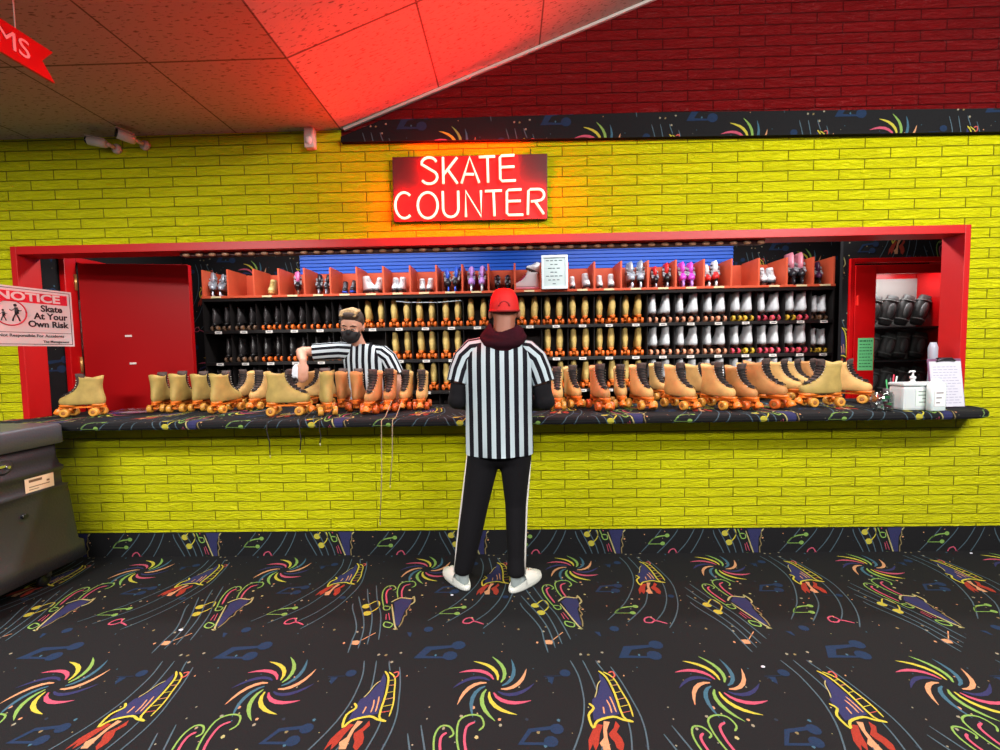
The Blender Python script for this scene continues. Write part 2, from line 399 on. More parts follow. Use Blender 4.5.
def thin_glass(name, col=(1, 1, 1), gloss=.12, rough=.05):
    """a clear sheet: light passes straight through it, with a weak reflection"""
    m = bpy.data.materials.new(name); m.use_nodes = True; nt = m.node_tree; N = nt.nodes; N.remove(N['Principled BSDF'])
    t = N.new('ShaderNodeBsdfTransparent'); t.inputs['Color'].default_value = (*col, 1); g = N.new('ShaderNodeBsdfGlossy'); g.inputs['Roughness'].default_value = rough
    mx = N.new('ShaderNodeMixShader'); mx.inputs['Fac'].default_value = gloss
    nt.links.new(t.outputs[0], mx.inputs[1]); nt.links.new(g.outputs[0], mx.inputs[2]); nt.links.new(mx.outputs[0], N['Material Output'].inputs['Surface'])
    MATS[name] = m; return m
# ================================================================ THE SETTING
XL, XR, ZT, ZC = -3.374, 3.003, 2.165, .985
ybrick = brick_mat('yellow painted brick', (226, 224, 0), (140, 136, 0), .42)
rbrick = brick_mat('red painted brick', (122, 8, 12), (70, 4, 6), .33)
redp = mat('red gloss paint', (186, 6, 10), .3, bump=.08, bscale=25, noise=.08, nscale=5)
redtrim = mat('red trim paint', (186, 12, 14), .45, bump=.08, bscale=25)
mb = MB(); mb.bb(-4.6, -1.084, 0, .13, 2.83, 2.9)
mb.bb(-4.6, XL, 0, .13, 0, 2.83); mb.bb(XR, 4.6, 0, .13, 0, 2.83); mb.bb(XL, XR, 0, .13, ZT, 2.83); mb.bb(XL, XR, 0, .13, 0, .935)
for k, f_ in enumerate(mb.f):
    if min(mb.v[i].y for i in f_) > .129: mb.mi[k] = 1
struct('wall_front', mb, [ybrick, CMATS[0]])
mb = MB(); mb.bb(-1.084, 4.6, 0, .13, 2.83, 5.2)
struct('wall_front_upper', mb, rbrick)
mb = MB(); mb.bb(XL, XL+.042, -.014, .135, ZC, ZT); mb.bb(XR-.038, XR, -.014, .135, ZC, ZT); mb.bb(XL+.042, XR-.038, -.014, .135, ZT-.055, ZT)
struct('trim_1', mb, redtrim, .003)
# carpeted ledge above the opening, its left end cut off slantwise under the rising ceiling
mb = MB(); pl = [(-1.075, 2.782), (4.6, 2.715), (4.6, 2.850), (1.0, 2.912), (-.80, 2.915), (-1.075, 2.816)]
n = len(pl); vs = [(x, -.035, z) for x, z in pl]+[(x, 0.0, z) for x, z in pl]
mb.add(vs, [list(range(n)), list(range(2*n-1, n-1, -1))]+[[i, i+n, (i+1) % n+n, (i+1) % n] for i in range(n)], 0, False)
carpet(mb, [V(p) for p in pl], lambda u, v, h: V((u, -.035-h, v)), .60, 2.69)
struct('trim_2', mb, CMATS)
# skirting strip of the same carpet
mb = MB(); mb.bb(-4.6, 4.6, -.012, 0, 0, .168)
carpet(mb, rect(-4.3, 4.4, .0, .166), lambda u, v, h: V((u, -.012-h, v)), .777, .53)
struct('baseboard_front', mb, CMATS)
# floor
mb = MB(); mb.bb(-4.6, 4.6, -4.6, 1.56, -.05, 0)
carpet(mb, rect(-4.3, 4.3, -2.3, -.013), lambda u, v, h: V((u, v, h)), .382, -.215)
struct('floor', mb, CMATS)
# ceilings
tiles = tile_mat('fissured ceiling tile')
def slab(name, p0, p1, thick, uoff):
    """a ceiling between two lines that run along Y at p0=(x,z) and p1=(x,z)"""
    mb = MB(); y0, y1 = -4.6, 0.0; L = math.hypot(p1[0]-p0[0], p1[1]-p0[1])
    vs = [(p0[0], y0, p0[1]), (p1[0], y0, p1[1]), (p1[0], y1, p1[1]), (p0[0], y1, p0[1])]
    uv = [(uoff, -y0+.53), (uoff+L, -y0+.53), (uoff+L, .53), (uoff, .53)]
    vs += [(x, y, z+thick) for x, y, z in vs]; uv = uv+uv
    mb.add(vs, [(0, 1, 2, 3), (7, 6, 5, 4), (0, 4, 5, 1), (1, 5, 6, 2), (2, 6, 7, 3), (3, 7, 4, 0)], 0, False, uv)
    return struct(name, mb, tiles)
slab('ceiling', (-4.6, 2.875), (-1.084, 2.875), .06, 7.0-3.516)
SL = .3716
slab('ceiling_slope', (-1.084, 2.875), (4.6, 2.875+SL*5.684), .06, 7.0)
mb = MB(); mb.tube([(-1.06, -.012, 2.872), (4.5, -.012, 2.872+SL*5.56)], .012, 4, 0, False)
struct('trim_3', mb, mat('pale ceiling edge', (190, 180, 172), .6))
CX0, CX1, CY0, CY1, CZ1 = 2.795, 3.60, .70, .985, 2.105
# the booth behind the counter
mb = MB(); mb.bb(-3.5, 4.3, 1.5, 1.6, 0, 2.68)
f = lambda u, v, h: V((u, 1.5-h, v))
for r_ in (rect(-3.35, -2.92, .9, 2.6), rect(-2.92, -2.12, 1.95, 2.6), rect(2.26, 3.3, 1.95, 2.6)): carpet(mb, r_, f, -2.62, 2.20)
struct('wall_back', mb, CMATS)
mb = MB(); mb.bb(-3.5, -3.35, .13, 1.5, 0, 2.68)
carpet(mb, rect(.135, .36, .98, 2.3), lambda u, v, h: V((-3.35+h, u, v)), -.02, 2.1)
struct('wall_left', mb, CMATS)
mb = MB(); mb.bb(2.748, CX0, .712, .742, 0, 2.68); mb.bb(CX0, 4.2, .712, .742, CZ1, 2.68)
for r_ in (rect(2.75, CX0, .98, 2.1), rect(2.75, 4.1, 2.1, 2.62)): carpet(mb, r_, lambda u, v, h: V((u, .712-h, v)), 3.7, 2.42)
struct('wall_partition', mb, CMATS)
mb = MB(); mb.bb(4.2, 4.3, .13, 1.5, 0, 2.68)
struct('wall_right', mb, mat('booth wall paint', (150, 20, 20), .5))
mb = MB(); mb.bb(-3.5, 4.3, .13, 1.6, 2.68, 2.74)
struct('ceiling_booth', mb, mat('booth ceiling', (190, 188, 182), .8, bump=.2, bscale=80))

# ---------------------------------------------------------------- blue ribbed panel
mb = MB(); prof = []; z = 1.9
while z < 2.62: prof += [(1.488, z), (1.488, z+.024), (1.476, z+.030), (1.476, z+.034)]; z += .036
rings = [[V((-2.12, 1.499, 1.9))]+[V((-2.12, y, z)) for y, z in prof]+[V((-2.12, 1.499, 2.64))]]
rings.append([V((2.26, v.y, v.z)) for v in rings[0]])
mb.loft(rings, 0, False, True, True, True)
o = mb.build('ribbed_panel', mat('blue painted metal', (30, 98, 212), .4, spec=.4))
tag(o, 'bright blue horizontally ribbed panel on the wall above the skate shelves', 'panel')

# ---------------------------------------------------------------- counter
carpm = CMATS
per = []   # outline of the part in front of the wall, left to right
for a in range(0, 91, 10): per.append(V((-3.22-.26*math.cos(R(a)), -.25*math.sin(R(a)))))
for a in range(90, -1, -10): per.append(V((2.80+.27*math.cos(R(a)), -.25*math.sin(R(a)))))
prof = [(.03, .9345), (.008, .938), (0, .950), (0, .968), (.008, .980), (.022, ZC)]
nor = []
for i in range(len(per)):
    d = per[min(i+1, len(per)-1)]-per[max(i-1, 0)]; nor.append(V((d.y, -d.x)).normalized())
mb = MB(); rings = [[V((p.x-n_.x*ins, min(p.y-n_.y*ins, 0), z)) for p, n_ in zip(per, nor)] for ins, z in prof]
mb.loft(rings, 0, False, False, False, False)
top = [v.copy() for v in rings[-1]]; bot = [v.copy() for v in rings[0]]
mb.add(top, [list(range(len(top)))], 0, False); mb.add(bot, [list(range(len(bot)))[::-1]], 0, False)
mb.bb(-3.33, 2.963, -.001, .48, .937, ZC)
vv = [0]
for a, b in zip(prof, prof[1:]): vv.append(vv[-1]+math.hypot(b[0]-a[0], b[1]-a[1]))
ss = [per[0].x]; k0 = 9
ss = [0]
for a, b in zip(per, per[1:]): ss.append(ss[-1]+(b-a).length)
sh = per[9].x-ss[9]; ss = [s+sh for s in ss]
U0 = .855
for i in range(len(per)-1):
    for j in range(len(prof)-1):
        A, B, C_, D_ = rings[j][i], rings[j][i+1], rings[j+1][i+1], rings[j+1][i]
        nn = (B-A).cross(D_-A).normalized()
        def fn(u, v, h, A=A, B=B, C_=C_, D_=D_, i=i, j=j, nn=nn):
            s = (u-ss[i])/(ss[i+1]-ss[i]); t = (v-vv[j])/(vv[j+1]-vv[j])
            return A.lerp(B, s).lerp(D_.lerp(C_, s), t)+nn*h
        carpet(mb, rect(ss[i], ss[i+1], vv[j], vv[j+1]), fn, U0, .50, .0002)
ftop = lambda u, v, h: V((u, v-.25+.022-vv[-1], ZC+h))
off = .25-.022+vv[-1]
carpet(mb, [V((v.x, v.y+off)) for v in top], ftop, U0, .50, .0002)
carpet(mb, rect(-3.32, 2.96, off, .478+off), ftop, U0, .50, .0002)
o = mb.build('counter', CMATS)
tag(o, 'long rental counter top wrapped in black neon-patterned carpet', 'counter')

# ---------------------------------------------------------------- string of unlit lamps under the header
root = empty('rope_light', (0, 0, 0))
MB().bb(-2.25, 1.72, .045, .105, 2.088, 2.1095).build('housing', mat('dark red plastic', (70, 22, 20), .5), root, .002)
lm = MB().ell((0, 0, 0), (.026, .014, .013), 10, 6).mesh('bulb_cover', mat('amber lamp cover', (178, 130, 100), .3))
for i in range(44): link('bulb_cover', lm, root, (-2.2+i*.0905, .040, 2.094))
tag(root, 'row of small unlit amber bulbs under the red header of the opening', 'light strip')

# ---------------------------------------------------------------- red door standing open at the left
door = tag(empty('door_1', (-3.335, .30, 0)), kind='structure')
mb = MB(); mb.bb(-.012, .03, -.03, .06, 0, 2.175); mb.bb(-.012, .03, .94, 1.03, 0, 2.175); mb.bb(-.012, .03, .06, .94, 2.135, 2.175)
mb.build('door_frame', redp, door, .004)
leafm = MB(); leafm.bb(.0, .775, 0, .045, .01, 2.125)
A = R(9.2)
leaf = leafm.build('door_leaf', mat('deep red door paint', (150, 3, 8), .42, spec=.2, bump=.06, bscale=20), door, .004, (.045, .055, 0)); leaf.rotation_euler = (0, 0, A)
mb = MB(); mb.bb(.30, .345, -.006, 0, 1.45+.11, 1.465+.11); mb.bb(.32, .365, -.006, 0, 1.345, 1.36)
o = mb.build('door_bracket', mat('pale steel and gap light', (215, 200, 195), .35), leaf)
for z in (1.98, 1.35, .4): MB().cyl((-.012, -.008, z-.06), (-.012, -.008, z+.06), .009, n=10).build('hinge', mat('brass', (190, 140, 80), .35, .6), leaf)
mb = MB(); mb.bb(-.034, -.022, .03, .045, .02, 1.85)
mb.build('gap_light_strip', mat('pale steel and gap light', (215, 200, 195), .35), leaf)  # pale strip stands in for the light showing through the hinge gap

# ---------------------------------------------------------------- red cabinet with a window, at the right
cab = empty('pad_cabinet', (CX0, CY0, 0))
w = CX1-CX0; dp = CY1-CY0
wx0, wx1, wz0, wz1 = .205, .765, .95, 1.975
mb = MB(); bz = CZ1-.05; mb.bb(.003, .036, -.008, .045, 0, CZ1-.002); mb.bb(w-.024, w, -.008, .045, 0, CZ1-.002); mb.bb(.036, w-.024, -.008, .045, CZ1-.037, CZ1-.002); mb.bb(.036, w-.024, .02, .045, 0, .06); mb.bb(.165, .185, .045, dp, 0, bz); mb.bb(w-.02, w, .045, dp, 0, bz); mb.bb(.185, w-.02, .045, dp, bz-.02, bz); mb.bb(.185, w-.02, .045, dp, 0, .06); mb.bb(.185, w-.02, dp-.02, dp, .06, bz-.02)
mb.build('cabinet_body', redp, cab, .003)
mb = MB(); mb.bb(.039, wx0, -.014, .018, .07, CZ1-.06); mb.bb(wx1, w-.027, -.014, .018, .07, CZ1-.06); mb.bb(wx0, wx1, -.01, .018, wz1, CZ1-.06); mb.bb(wx0, wx1, -.01, .018, .07, wz0)
dr = mb.build('cabinet_door', redp, cab, .003)
MB().bb(wx0, wx1, .002, .006, wz0, wz1).build('glass', thin_glass('clear pane', (.92, .94, .94), .05), dr)
MB().bb(.05, .062, -.026, -.0138, 1.72, 1.80).build('latch', mat('bright red plastic', (230, 40, 30), .3), dr, .002)
sm_ = mat('dark shelf board', (36, 32, 34), .6)
for z in (.96, 1.265, 1.545): MB().bb(.187, w-.021, .05, dp-.021, z-.012, z).build('shelf', sm_, cab)
MB().bb(.187, w-.021, dp-.028, dp-.0205, .96, 1.97).build('back_lining', mat('grey lining', (150, 147, 143), .8), cab)
l_ = bpy.data.lights.new('cabinet_fill', 'AREA'); l_.shape = 'RECTANGLE'; l_.size = .5; l_.size_y = .06; l_.energy = 4.5; lo_ = bpy.data.objects.new('cabinet_fill', l_); COL.objects.link(lo_); lo_.location = (CX0+.47, CY0+.08, 2.03)  # added fill light with no fixture, brightens the pads inside
tag(cab, 'tall red cabinet with a window, full of dark protective pads', 'cabinet')
padm = mat('black nylon pad', (60, 57, 56), .55, bump=.2, bscale=60); padc = mat('grey pad shell', (92, 90, 90), .4)
rp = random.Random(5); k = 0
for row, (z, h, nn) in enumerate(((1.55, .27, 4), (1.27, .23, 4), (.965, .24, 4))):
    for i in range(nn):
        x = CX0+.275+i*(.40/(nn-1)); k += 1
        rr = empty('protective_pad', (x, CY0+.15, z+.006))
        rr.rotation_euler = (0, R(14+rp.uniform(-5, 5)), 0); rr.scale = (.88, 1, 1)
        rings = []
        for t in range(7):
            u = t/6; zz = .012+u*h*.93; ww = (.058+.022*math.sin(math.pi*u)); dd = .028+.014*math.sin(math.pi*u)
            rings.append([V((ww*math.cos(a)*(1 if math.sin(a) < 0 else .8), dd*math.sin(a), zz)) for a in [2*math.pi*q/14 for q in range(14)]])
        MB().loft(rings).build('sleeve', padm, rr)
        MB().ell((0, -.034, h*.5), (.038, .018, h*.26), 12, 8).build('shell_cap', padc, rr)
        mb = MB()
        for q in (.2, .8): mb.tube([V((.066*math.cos(a), .040*math.sin(a), h*q)) for a in [2*math.pi*j/16 for j in range(17)]], .006, 5)
        mb.build('strap', mat('grey webbing', (110, 108, 106), .8), rr)
        lab = ['top', 'middle', 'lower'][row]; od = ['first', 'second', 'third', 'fourth', 'fifth'][i]
        tag(rr, 'dark grey protective pad, %s from the left on the %s cabinet shelf' % (od, lab), 'pad', 'protective pads in the red cabinet')
# green notice on the cabinet door
g = MB(); g.bb(0, .135, -.0015, 0, 0, .265)
o = empty('paper_notice', (CX0+.072, CY0-.0145, 1.19))
MB().bb(0, .125, -.0015, 0, 0, .265).build('sheet', mat('green paper', (96, 186, 120), .8), o)
mb = MB(); rp = random.Random(2)
for i in range(9):
    z = .235-i*.026; x = .012
    while x < .105:
        l = rp.uniform(.008, .024); mb.bb(x, min(x+l, .115), -.0022, -.0016, z, z+(.012 if i == 0 else .007)); x += l+.006
mb.build('printed_lines', mat('dark green ink', (24, 84, 50), .8), o)
tag(o, 'green paper notice taped to the red cabinet door', 'notice')

# ---------------------------------------------------------------- neon sign
K = 1.01/855.0; SX = lambda x: -.742+(x-75)*K; SZ = lambda y: 2.682-(y-88)*K*1.0
sg = empty('neon_sign', (-.237, -.03, 2.47))
sg.rotation_euler = (0, R(.3), 0); sg.scale = (1, 1, .97); sg.location.z = 2.466
def sl(x, y, dy=0): return V((SX(x)+.237, dy, SZ(y)-2.47+.0))
mb = MB(); mb.bb(-.505, .505, -.008, .022, -.214, .214)
mb.build('backboard', mat('red glow sign board', (66, 12, 14), .5), sg, .003)  # black board coloured dark red to stand in for the neon glow
neon = mat('lit neon tube', (255, 240, 220), .4, emit=(1.0, .0044, .0029), estr=195)
def arc(cx, cy, rx, ry, a0, a1, n=10): return [(cx+rx*math.cos(R(a0+(a1-a0)*i/n)), cy-ry*math.sin(R(a0+(a1-a0)*i/n))) for i in range(n+1)]
LET = [
 ('S', [arc(283, 140, 42, 36, 20, 180, 8)+arc(283, 212, 44, 38, 90, -150, 10)[1:]]),
 ('K', [[(360, 105), (360, 250)], [(437, 108), (362, 200)], [(385, 172), (437, 250)]]),
 ('A', [[(460, 250), (506, 108), (556, 248)], [(476, 200), (528, 202)]]),
 ('T', [[(556, 108), (645, 106)], [(603, 108), (605, 248)]]),
 ('E', [[(750, 102), (680, 104), (671, 112), (672, 230), (682, 242), (757, 240)], [(674, 166), (750, 164)]]),
 ('C', [arc(142, 366, 50, 72, 50, 310, 14)]),
 ('O', [arc(271, 368, 55, 72, 0, 360, 20)]),
 ('U', [[(355, 292), (356, 390)]+arc(398, 390, 42, 46, 180, 360, 8)+[(440, 292)]]),
 ('N', [[(481, 436), (481, 292), (565, 436), (565, 292)]]),
 ('T', [[(587, 296), (680, 294)], [(634, 296), (638, 434)]]),
 ('E', [[(787, 290), (716, 292), (707, 300), (706, 420), (716, 430), (796, 430)], [(708, 354), (783, 353)]]),
 ('R', [[(820, 430), (824, 300), (836, 290), (880, 290)]+arc(880, 322, 30, 32, 70, -90, 6)+[(838, 358)], [(862, 358), (908, 428)]]),
]
for ch, strokes in LET:
    mb = MB()
    for st in strokes: mb.tube([sl(x, y, -.035) for x, y in st], .0084, 7)
    mb.build('neon_letter', neon, sg)
mb = MB()
for x in (-.40, .40): mb.tube([(x, .010, .20), (x, .018, .26)], .003, 5)
mb.build('hanging_wire', mat('dark wire', (30, 28, 28), .5), sg)
tag(sg, 'glowing red neon sign reading SKATE COUNTER on a black board', 'sign')

# ---------------------------------------------------------------- hanging arrow-tailed sign, upper left
hx, hz = -1.90, 2.645
P0 = onz(55, 66, hz)  # tail end
P0 = EYE+ray(54, 68)*(1.78)
hs = empty('hanging_sign', (P0.x, P0.y, P0.z))
L_, H_ = .95, .125
mb = MB(); out = [(0, H_/2), (-.045, 0), (0, -H_/2), (-L_, -H_/2), (-L_, H_/2)]
vs = [(0.0, y, z) for y, z in out]+[(-.012, y, z) for y, z in out]
mb.add(vs, [[0, 1, 2, 3, 4], [9, 8, 7, 6, 5]]+[[i, i+5, (i+1) % 5+5, (i+1) % 5] for i in range(5)], 0, False)
mb.build('board', mat('red sign face', (186, 8, 18), .35), hs)
Mx = Matrix.Translation((.0015, -.088, 0)) @ Matrix(((0, 0, 1), (1, 0, 0), (0, 1, 0))).to_4x4()
text('lettering', 'RESTROOMS', .098, Mx, mat('pale pink lettering', (250, 170, 176), .5), hs, .001, 'RIGHT', .0)
mb = MB()
for y in (-.13, -.8): mb.cyl((-.006, y, H_/2-.004), (-.006, y, 2.874-P0.z), .0022, n=6)
mb.build('hanging_wire', mat('pale nylon wire', (200, 170, 160), .4), hs)
tag(hs, 'red arrow-tailed sign with pink letters hanging from the ceiling', 'sign')

# ---------------------------------------------------------------- NOTICE sign on its post
A_ = EYE+ray(72, 292)*0; Yr = -.36
TR, BR = at(71, 292.5, Yr), at(75, 346.5, Yr)
hgt = (TR-BR).length; hgt = .33
cen = (TR+BR)/2
# the plate runs from its right edge towards the camera's left
dirv = V((-.05, -.36, 0)).normalized()
ns = empty('notice_sign', (cen.x, cen.y, cen.z))
xax = -dirv; zax = (TR-BR).normalized(); zax = (zax-xax*zax.dot(xax)).normalized(); yax = zax.cross(xax)
Mn = Matrix((xax, zax, xax.cross(zax))).transposed().to_4x4()   # text plane: x right, y up, z out towards the viewer
W_ = .40; hh = (TR-BR).length
def nbox(n, x0, x1, y0, y1, z0, z1, m, p=ns, bev=0):
    q = MB(); q.bb(x0, x1, y0, y1, z0, z1); me = q.mesh(n, m, bev); me.transform(Mn); return link(n, me, p)
white = mat('white sign plastic', (206, 206, 206), .35); blackp = mat('black print', (18, 16, 24), .6); redpr = mat('red print', (200, 22, 50), .5)
nbox('plate', -W_, 0, -hh/2, hh/2, -.004, 0, white, ns, .0015)
q = MB(); bx = .010
for x0, x1, y0, y1 in ((-W_+bx, -bx, hh/2-bx-.003, hh/2-bx), (-W_+bx, -bx, -hh/2+bx, -hh/2+bx+.003), (-bx-.003, -bx, -hh/2+bx, hh/2-bx), (-W_+bx, -W_+bx+.003, -hh/2+bx, hh/2-bx)): q.bb(x0, x1, y0, y1, 0, .0006)
q.bb(-W_+.02, -.015, -hh*.27, -hh*.262, 0, .0006)
me = q.mesh('border', blackp); me.transform(Mn); link('border', me, ns)
nbox('banner', -W_+.02, -.025, hh*.24, hh*.42, 0, .0008, redpr)
def nt_(body, x, y, size, m, al='CENTER', bold=.001, sx=1): return text('lettering', body, size, Mn @ Matrix.Translation((x, y, .0014)), m, ns, .0004, al, bold, sx)
nt_('NOTICE', -W_/2-.003, hh*.33, .062, white, bold=.002, sx=1.25)
nt_('Skate', -.105, hh*.155, .05, blackp, bold=.0015, sx=.95); nt_('At Your', -.110, hh*.02, .05, blackp, bold=.0015, sx=.95); nt_('Own Risk', -.124, -hh*.12, .048, blackp, bold=.0015, sx=.98)
nt_('Not Responsible For Accidents', -W_/2, -hh*.32, .022, blackp, bold=.0003, sx=1.05); nt_('The Management', -.03, -hh*.42, .018, blackp, 'RIGHT', .0003)
q = MB(); cxn, cyn, rn = -.29, .018, .068
q.tube([V((cxn+rn*math.cos(a), cyn+rn*math.sin(a), .001)) for a in [2*math.pi*i/28 for i in range(29)]], .0035, 6)
me = q.mesh('ring', redpr); me.transform(Mn); link('ring', me, ns)
q = MB()
for sx_, s_f in ((cxn+.022, 1), (cxn-.030, .65)):
    b_ = cyn-.045
    def pt(x, y): return V((sx_+x*s_f, b_+y*s_f, .001))
    q.ell(pt(0, .085), (.008*s_f, .009*s_f, .001), 10, 5); q.tube([pt(0, .074), pt(0, .04)], [.009*s_f, .013*s_f], 6, flat=.2)
    for sg_ in (-1, 1): q.tube([pt(0, .042), pt(sg_*.010, .02), pt(sg_*.016, 0)], .0045*s_f, 5, flat=.3); q.tube([pt(0, .07), pt(sg_*.016, .055), pt(sg_*.026, .060)], .0035*s_f, 5, flat=.3)
me = q.mesh('skater_symbol', blackp); me.transform(Mn); link('skater_symbol', me, ns)
# post beyond the frame that carries the plate
pz = cen.z; e = dirv*(W_+.32)
q = MB(); q.tube([dirv*(W_-.03)+V((-.012, 0, 0)), e+V((-.02, 0, 0))], .008, 8); q.cyl((e.x-.02, e.y, -pz+.012), (e.x-.02, e.y, hh/2), .012, n=12); q.lathe([(0, -pz), (.11, -pz), (.11, -pz+.012), (0, -pz+.014)], (e.x-.02, e.y, 0))
q.build('post', mat('grey steel', (120, 120, 124), .4, .7), ns)
tag(ns, 'white NOTICE Skate At Your Own Risk sign standing before the left jamb', 'sign')

# ---------------------------------------------------------------- security cameras and detector
wh = mat('white camera shell', (214, 196, 188), .35); blk = mat('black lens', (14, 14, 16), .15)
def camera_(name, base, d, label, L=.10, r=.026):
    rr = empty(name, base); d = V(d).normalized()
    MB().lathe([(0, 0), (.032, 0), (.032, .014), (.022, .024), (0, .026)], axis='Y', n=18).build('mount', wh, rr).rotation_euler = (0, 0, R(180))
    b0 = V((0, -.03, 0)); b1 = b0+V((0, -.035, .0))
    MB().tube([b0, b1, b1+d*.03], .013, 8).build('bracket', wh, rr)
    c0 = b1+d*.01; c1 = c0+d*L
    body = MB().tube([c0, c0+d*.015, c1], [r*.8, r, r], 16).build('housing', wh, rr)
    MB().tube([c1+d*.001, c1+d*.012], [r*.92, r*.85], 16).build('lens', blk, body)
    mb = MB(); u = V((0, 0, 1)); s = d.cross(u).normalized()
    mb.box(c0+d*(L*.58)+u*r*.98, (L*1.05, r*1.5, .004), M=Matrix((d, s, u)).transposed())
    mb.build('sunshade', wh, rr)
    return tag(rr, label, 'camera', 'security cameras under the ceiling')
a = at(118, 151, 0); camera_('security_camera', (a.x, 0, a.z+.01), (-1, -.3, .14), 'white security camera aimed left, the left one of two under the ceiling')
a = at(146, 146, 0); camera_('security_camera', (a.x, 0, a.z-.0), (-.62, -.78, .14), 'security camera with large black lens, right of the first wall camera', .09, .031)
a = at(312, 140, 0); dt = empty('motion_detector', (a.x, 0, a.z))
MB().bb(-.034, .034, -.05, 0, -.07, .062).build('case', wh, dt, .014)
MB().ell((0, -.05, -.025), (.022, .012, .026), 12, 8).build('lens', mat('milky lens', (236, 214, 210), .3), dt)
tag(dt, 'small white motion detector on the yellow wall right under the ceiling', 'detector')
# ================================================================ ROLLER SKATES
tan = mat('tan suede', (208, 164, 100), .6, spec=.35, noise=.08, nscale=16, bump=.12, bscale=120)
tan2 = mat('worn olive suede', (176, 150, 84), .62, spec=.3, noise=.1, nscale=14, bump=.12, bscale=120)
tanb = mat('brown suede', (186, 130, 76), .6, spec=.35, noise=.1, nscale=14, bump=.12, bscale=120)
tanp = mat('pale yellow suede', (206, 178, 104), .6, spec=.3, noise=.1, nscale=24)
blackl = mat('black leather', (46, 43, 44), .27, spec=.6, noise=.2, nscale=20)
whitel = mat('white leather', (214, 218, 222), .4, spec=.5, noise=.07, nscale=18)
darkt = mat('dark tongue', (70, 54, 50), .8, noise=.3, nscale=60); lining = mat('cream lining', (206, 184, 144), .7); lacem = mat('black lace', (14, 13, 15), .8)
eyem = mat('steel eyelet', (214, 206, 190), .3, .7)
orange = mat('orange nylon plate', (232, 122, 34), .38, spec=.6, noise=.12, nscale=14)
rust = mat('dark orange wheel', (204, 92, 30), .4, spec=.6); amber = mat('amber wheel', (214, 150, 60), .35, spec=.6)
hubm = mat('wheel hub', (150, 92, 40), .4); steel = mat('dull steel', (130, 124, 118), .35, .8)
blackp2 = mat('black plate', (22, 20, 22), .4); heelb = mat('brown stacked heel', (66, 38, 30), .5)
wpink = mat('pink wheel', (226, 76, 96), .4); wyel = mat('yellow wheel', (226, 182, 56), .4); wor = mat('orange wheel', (240, 110, 30), .4); wgrey = mat('grey brown wheel', (120, 92, 72), .45); wpale = mat('pale orange wheel', (232, 158, 122), .4)
TALL = [(.083, -.118, .150, .028, .038), (.093, -.128, .164, .033, .044), (.112, -.131, .167, .036, .046), (.131, -.130, .158, .037, .044), (.146, -.126, .128, .037, .041), (.160, -.122, .100, .037, .039),
        (.178, -.117, .068, .038, .038), (.202, -.113, .044, .040, .038), (.232, -.114, .030, .041, .037), (.258, -.119, .026, .042, .038), (.276, -.125, .031, .043, .040)]
BOTTLE = [(.083, -.118, .150, .024, .038), (.093, -.128, .164, .028, .044), (.112, -.131, .167, .032, .046), (.131, -.130, .158, .036, .044), (.150, -.128, .118, .040, .041), (.170, -.124, .072, .043, .039),
          (.190, -.120, .040, .043, .038), (.212, -.116, .022, .039, .036), (.236, -.116, .012, .034, .034), (.258, -.118, .008, .031, .033), (.278, -.120, .010, .031, .033)]
FLARE = [(.098, -.112, .145, .036, .038), (.106, -.124, .158, .044, .044), (.122, -.128, .160, .046, .046), (.140, -.127, .140, .045, .043), (.155, -.124, .108, .043, .040), (.170, -.120, .078, .041, .038),
         (.190, -.116, .048, .038, .036), (.214, -.113, .026, .034, .033), (.240, -.113, .012, .031, .031), (.265, -.116, .008, .030, .030), (.285, -.118, .010, .030, .030)]
def ering(z, xh, xt, wh_, wt, n=22, sc=1.0):
    cx = (xh+xt)/2; rx = (xt-xh)/2*sc; out = []
    for k in range(n):
        a = 2*math.pi*k/n; c, s = math.cos(a), math.sin(a)
        c2 = math.copysign(abs(c)**.86, c); s2 = math.copysign(abs(s)**.86, s)
        w_ = wh_+(wt-wh_)*(c2*.5+.5)
        out.append(V((cx+rx*c2, w_*s2*sc, z)))
    return out
def boot_mesh(name, prof, m):
    mb = MB(); rings = [ering(*p) for p in prof]
    z, xh, xt, a, b = prof[-1]
    for p in rings[-1]: p.z += .018*abs((p.x-(xh+xt)/2)/((xt-xh)/2))**2-.004   # the cuff dips at the sides
    inner = [V((p.x, p.y, p.z-.003)) for p in ering(z, xh, xt, a, b, sc=.88)]; low = ering(z-.05, xh, xt, a, b, sc=.78)
    mb.loft(rings+[inner], 0, True, True, False); mb.loft([inner, low], 1, True, False, True)
    return mb.mesh(name, [m, lining])
def front_x(prof, z):
    for (z0, _, x0, _, _), (z1, _, x1, _, _) in zip(prof, prof[1:]):
        if z0 <= z <= z1: return x0+(x1-x0)*(z-z0)/(z1-z0)
    return prof[-1][2]
def tongue_mesh(prof):
    mb = MB(); rings = []
    for i in range(9):
        t = i/8; z = .140+t*.156; x = front_x(prof, min(z, prof[-1][0])); w_ = .013+.020*t**.8
        off = .009+.004*t
        rings.append([V((x+off-.010*abs(q)**2-.012*max(0, abs(q)-.6), w_*q, z+off*.6)) for q in (-1, -.5, 0, .5, 1)]+[V((x-.02, w_*.9*q, z-.006)) for q in (1, -1)])
    return mb.loft(rings).mesh('tongue', darkt)
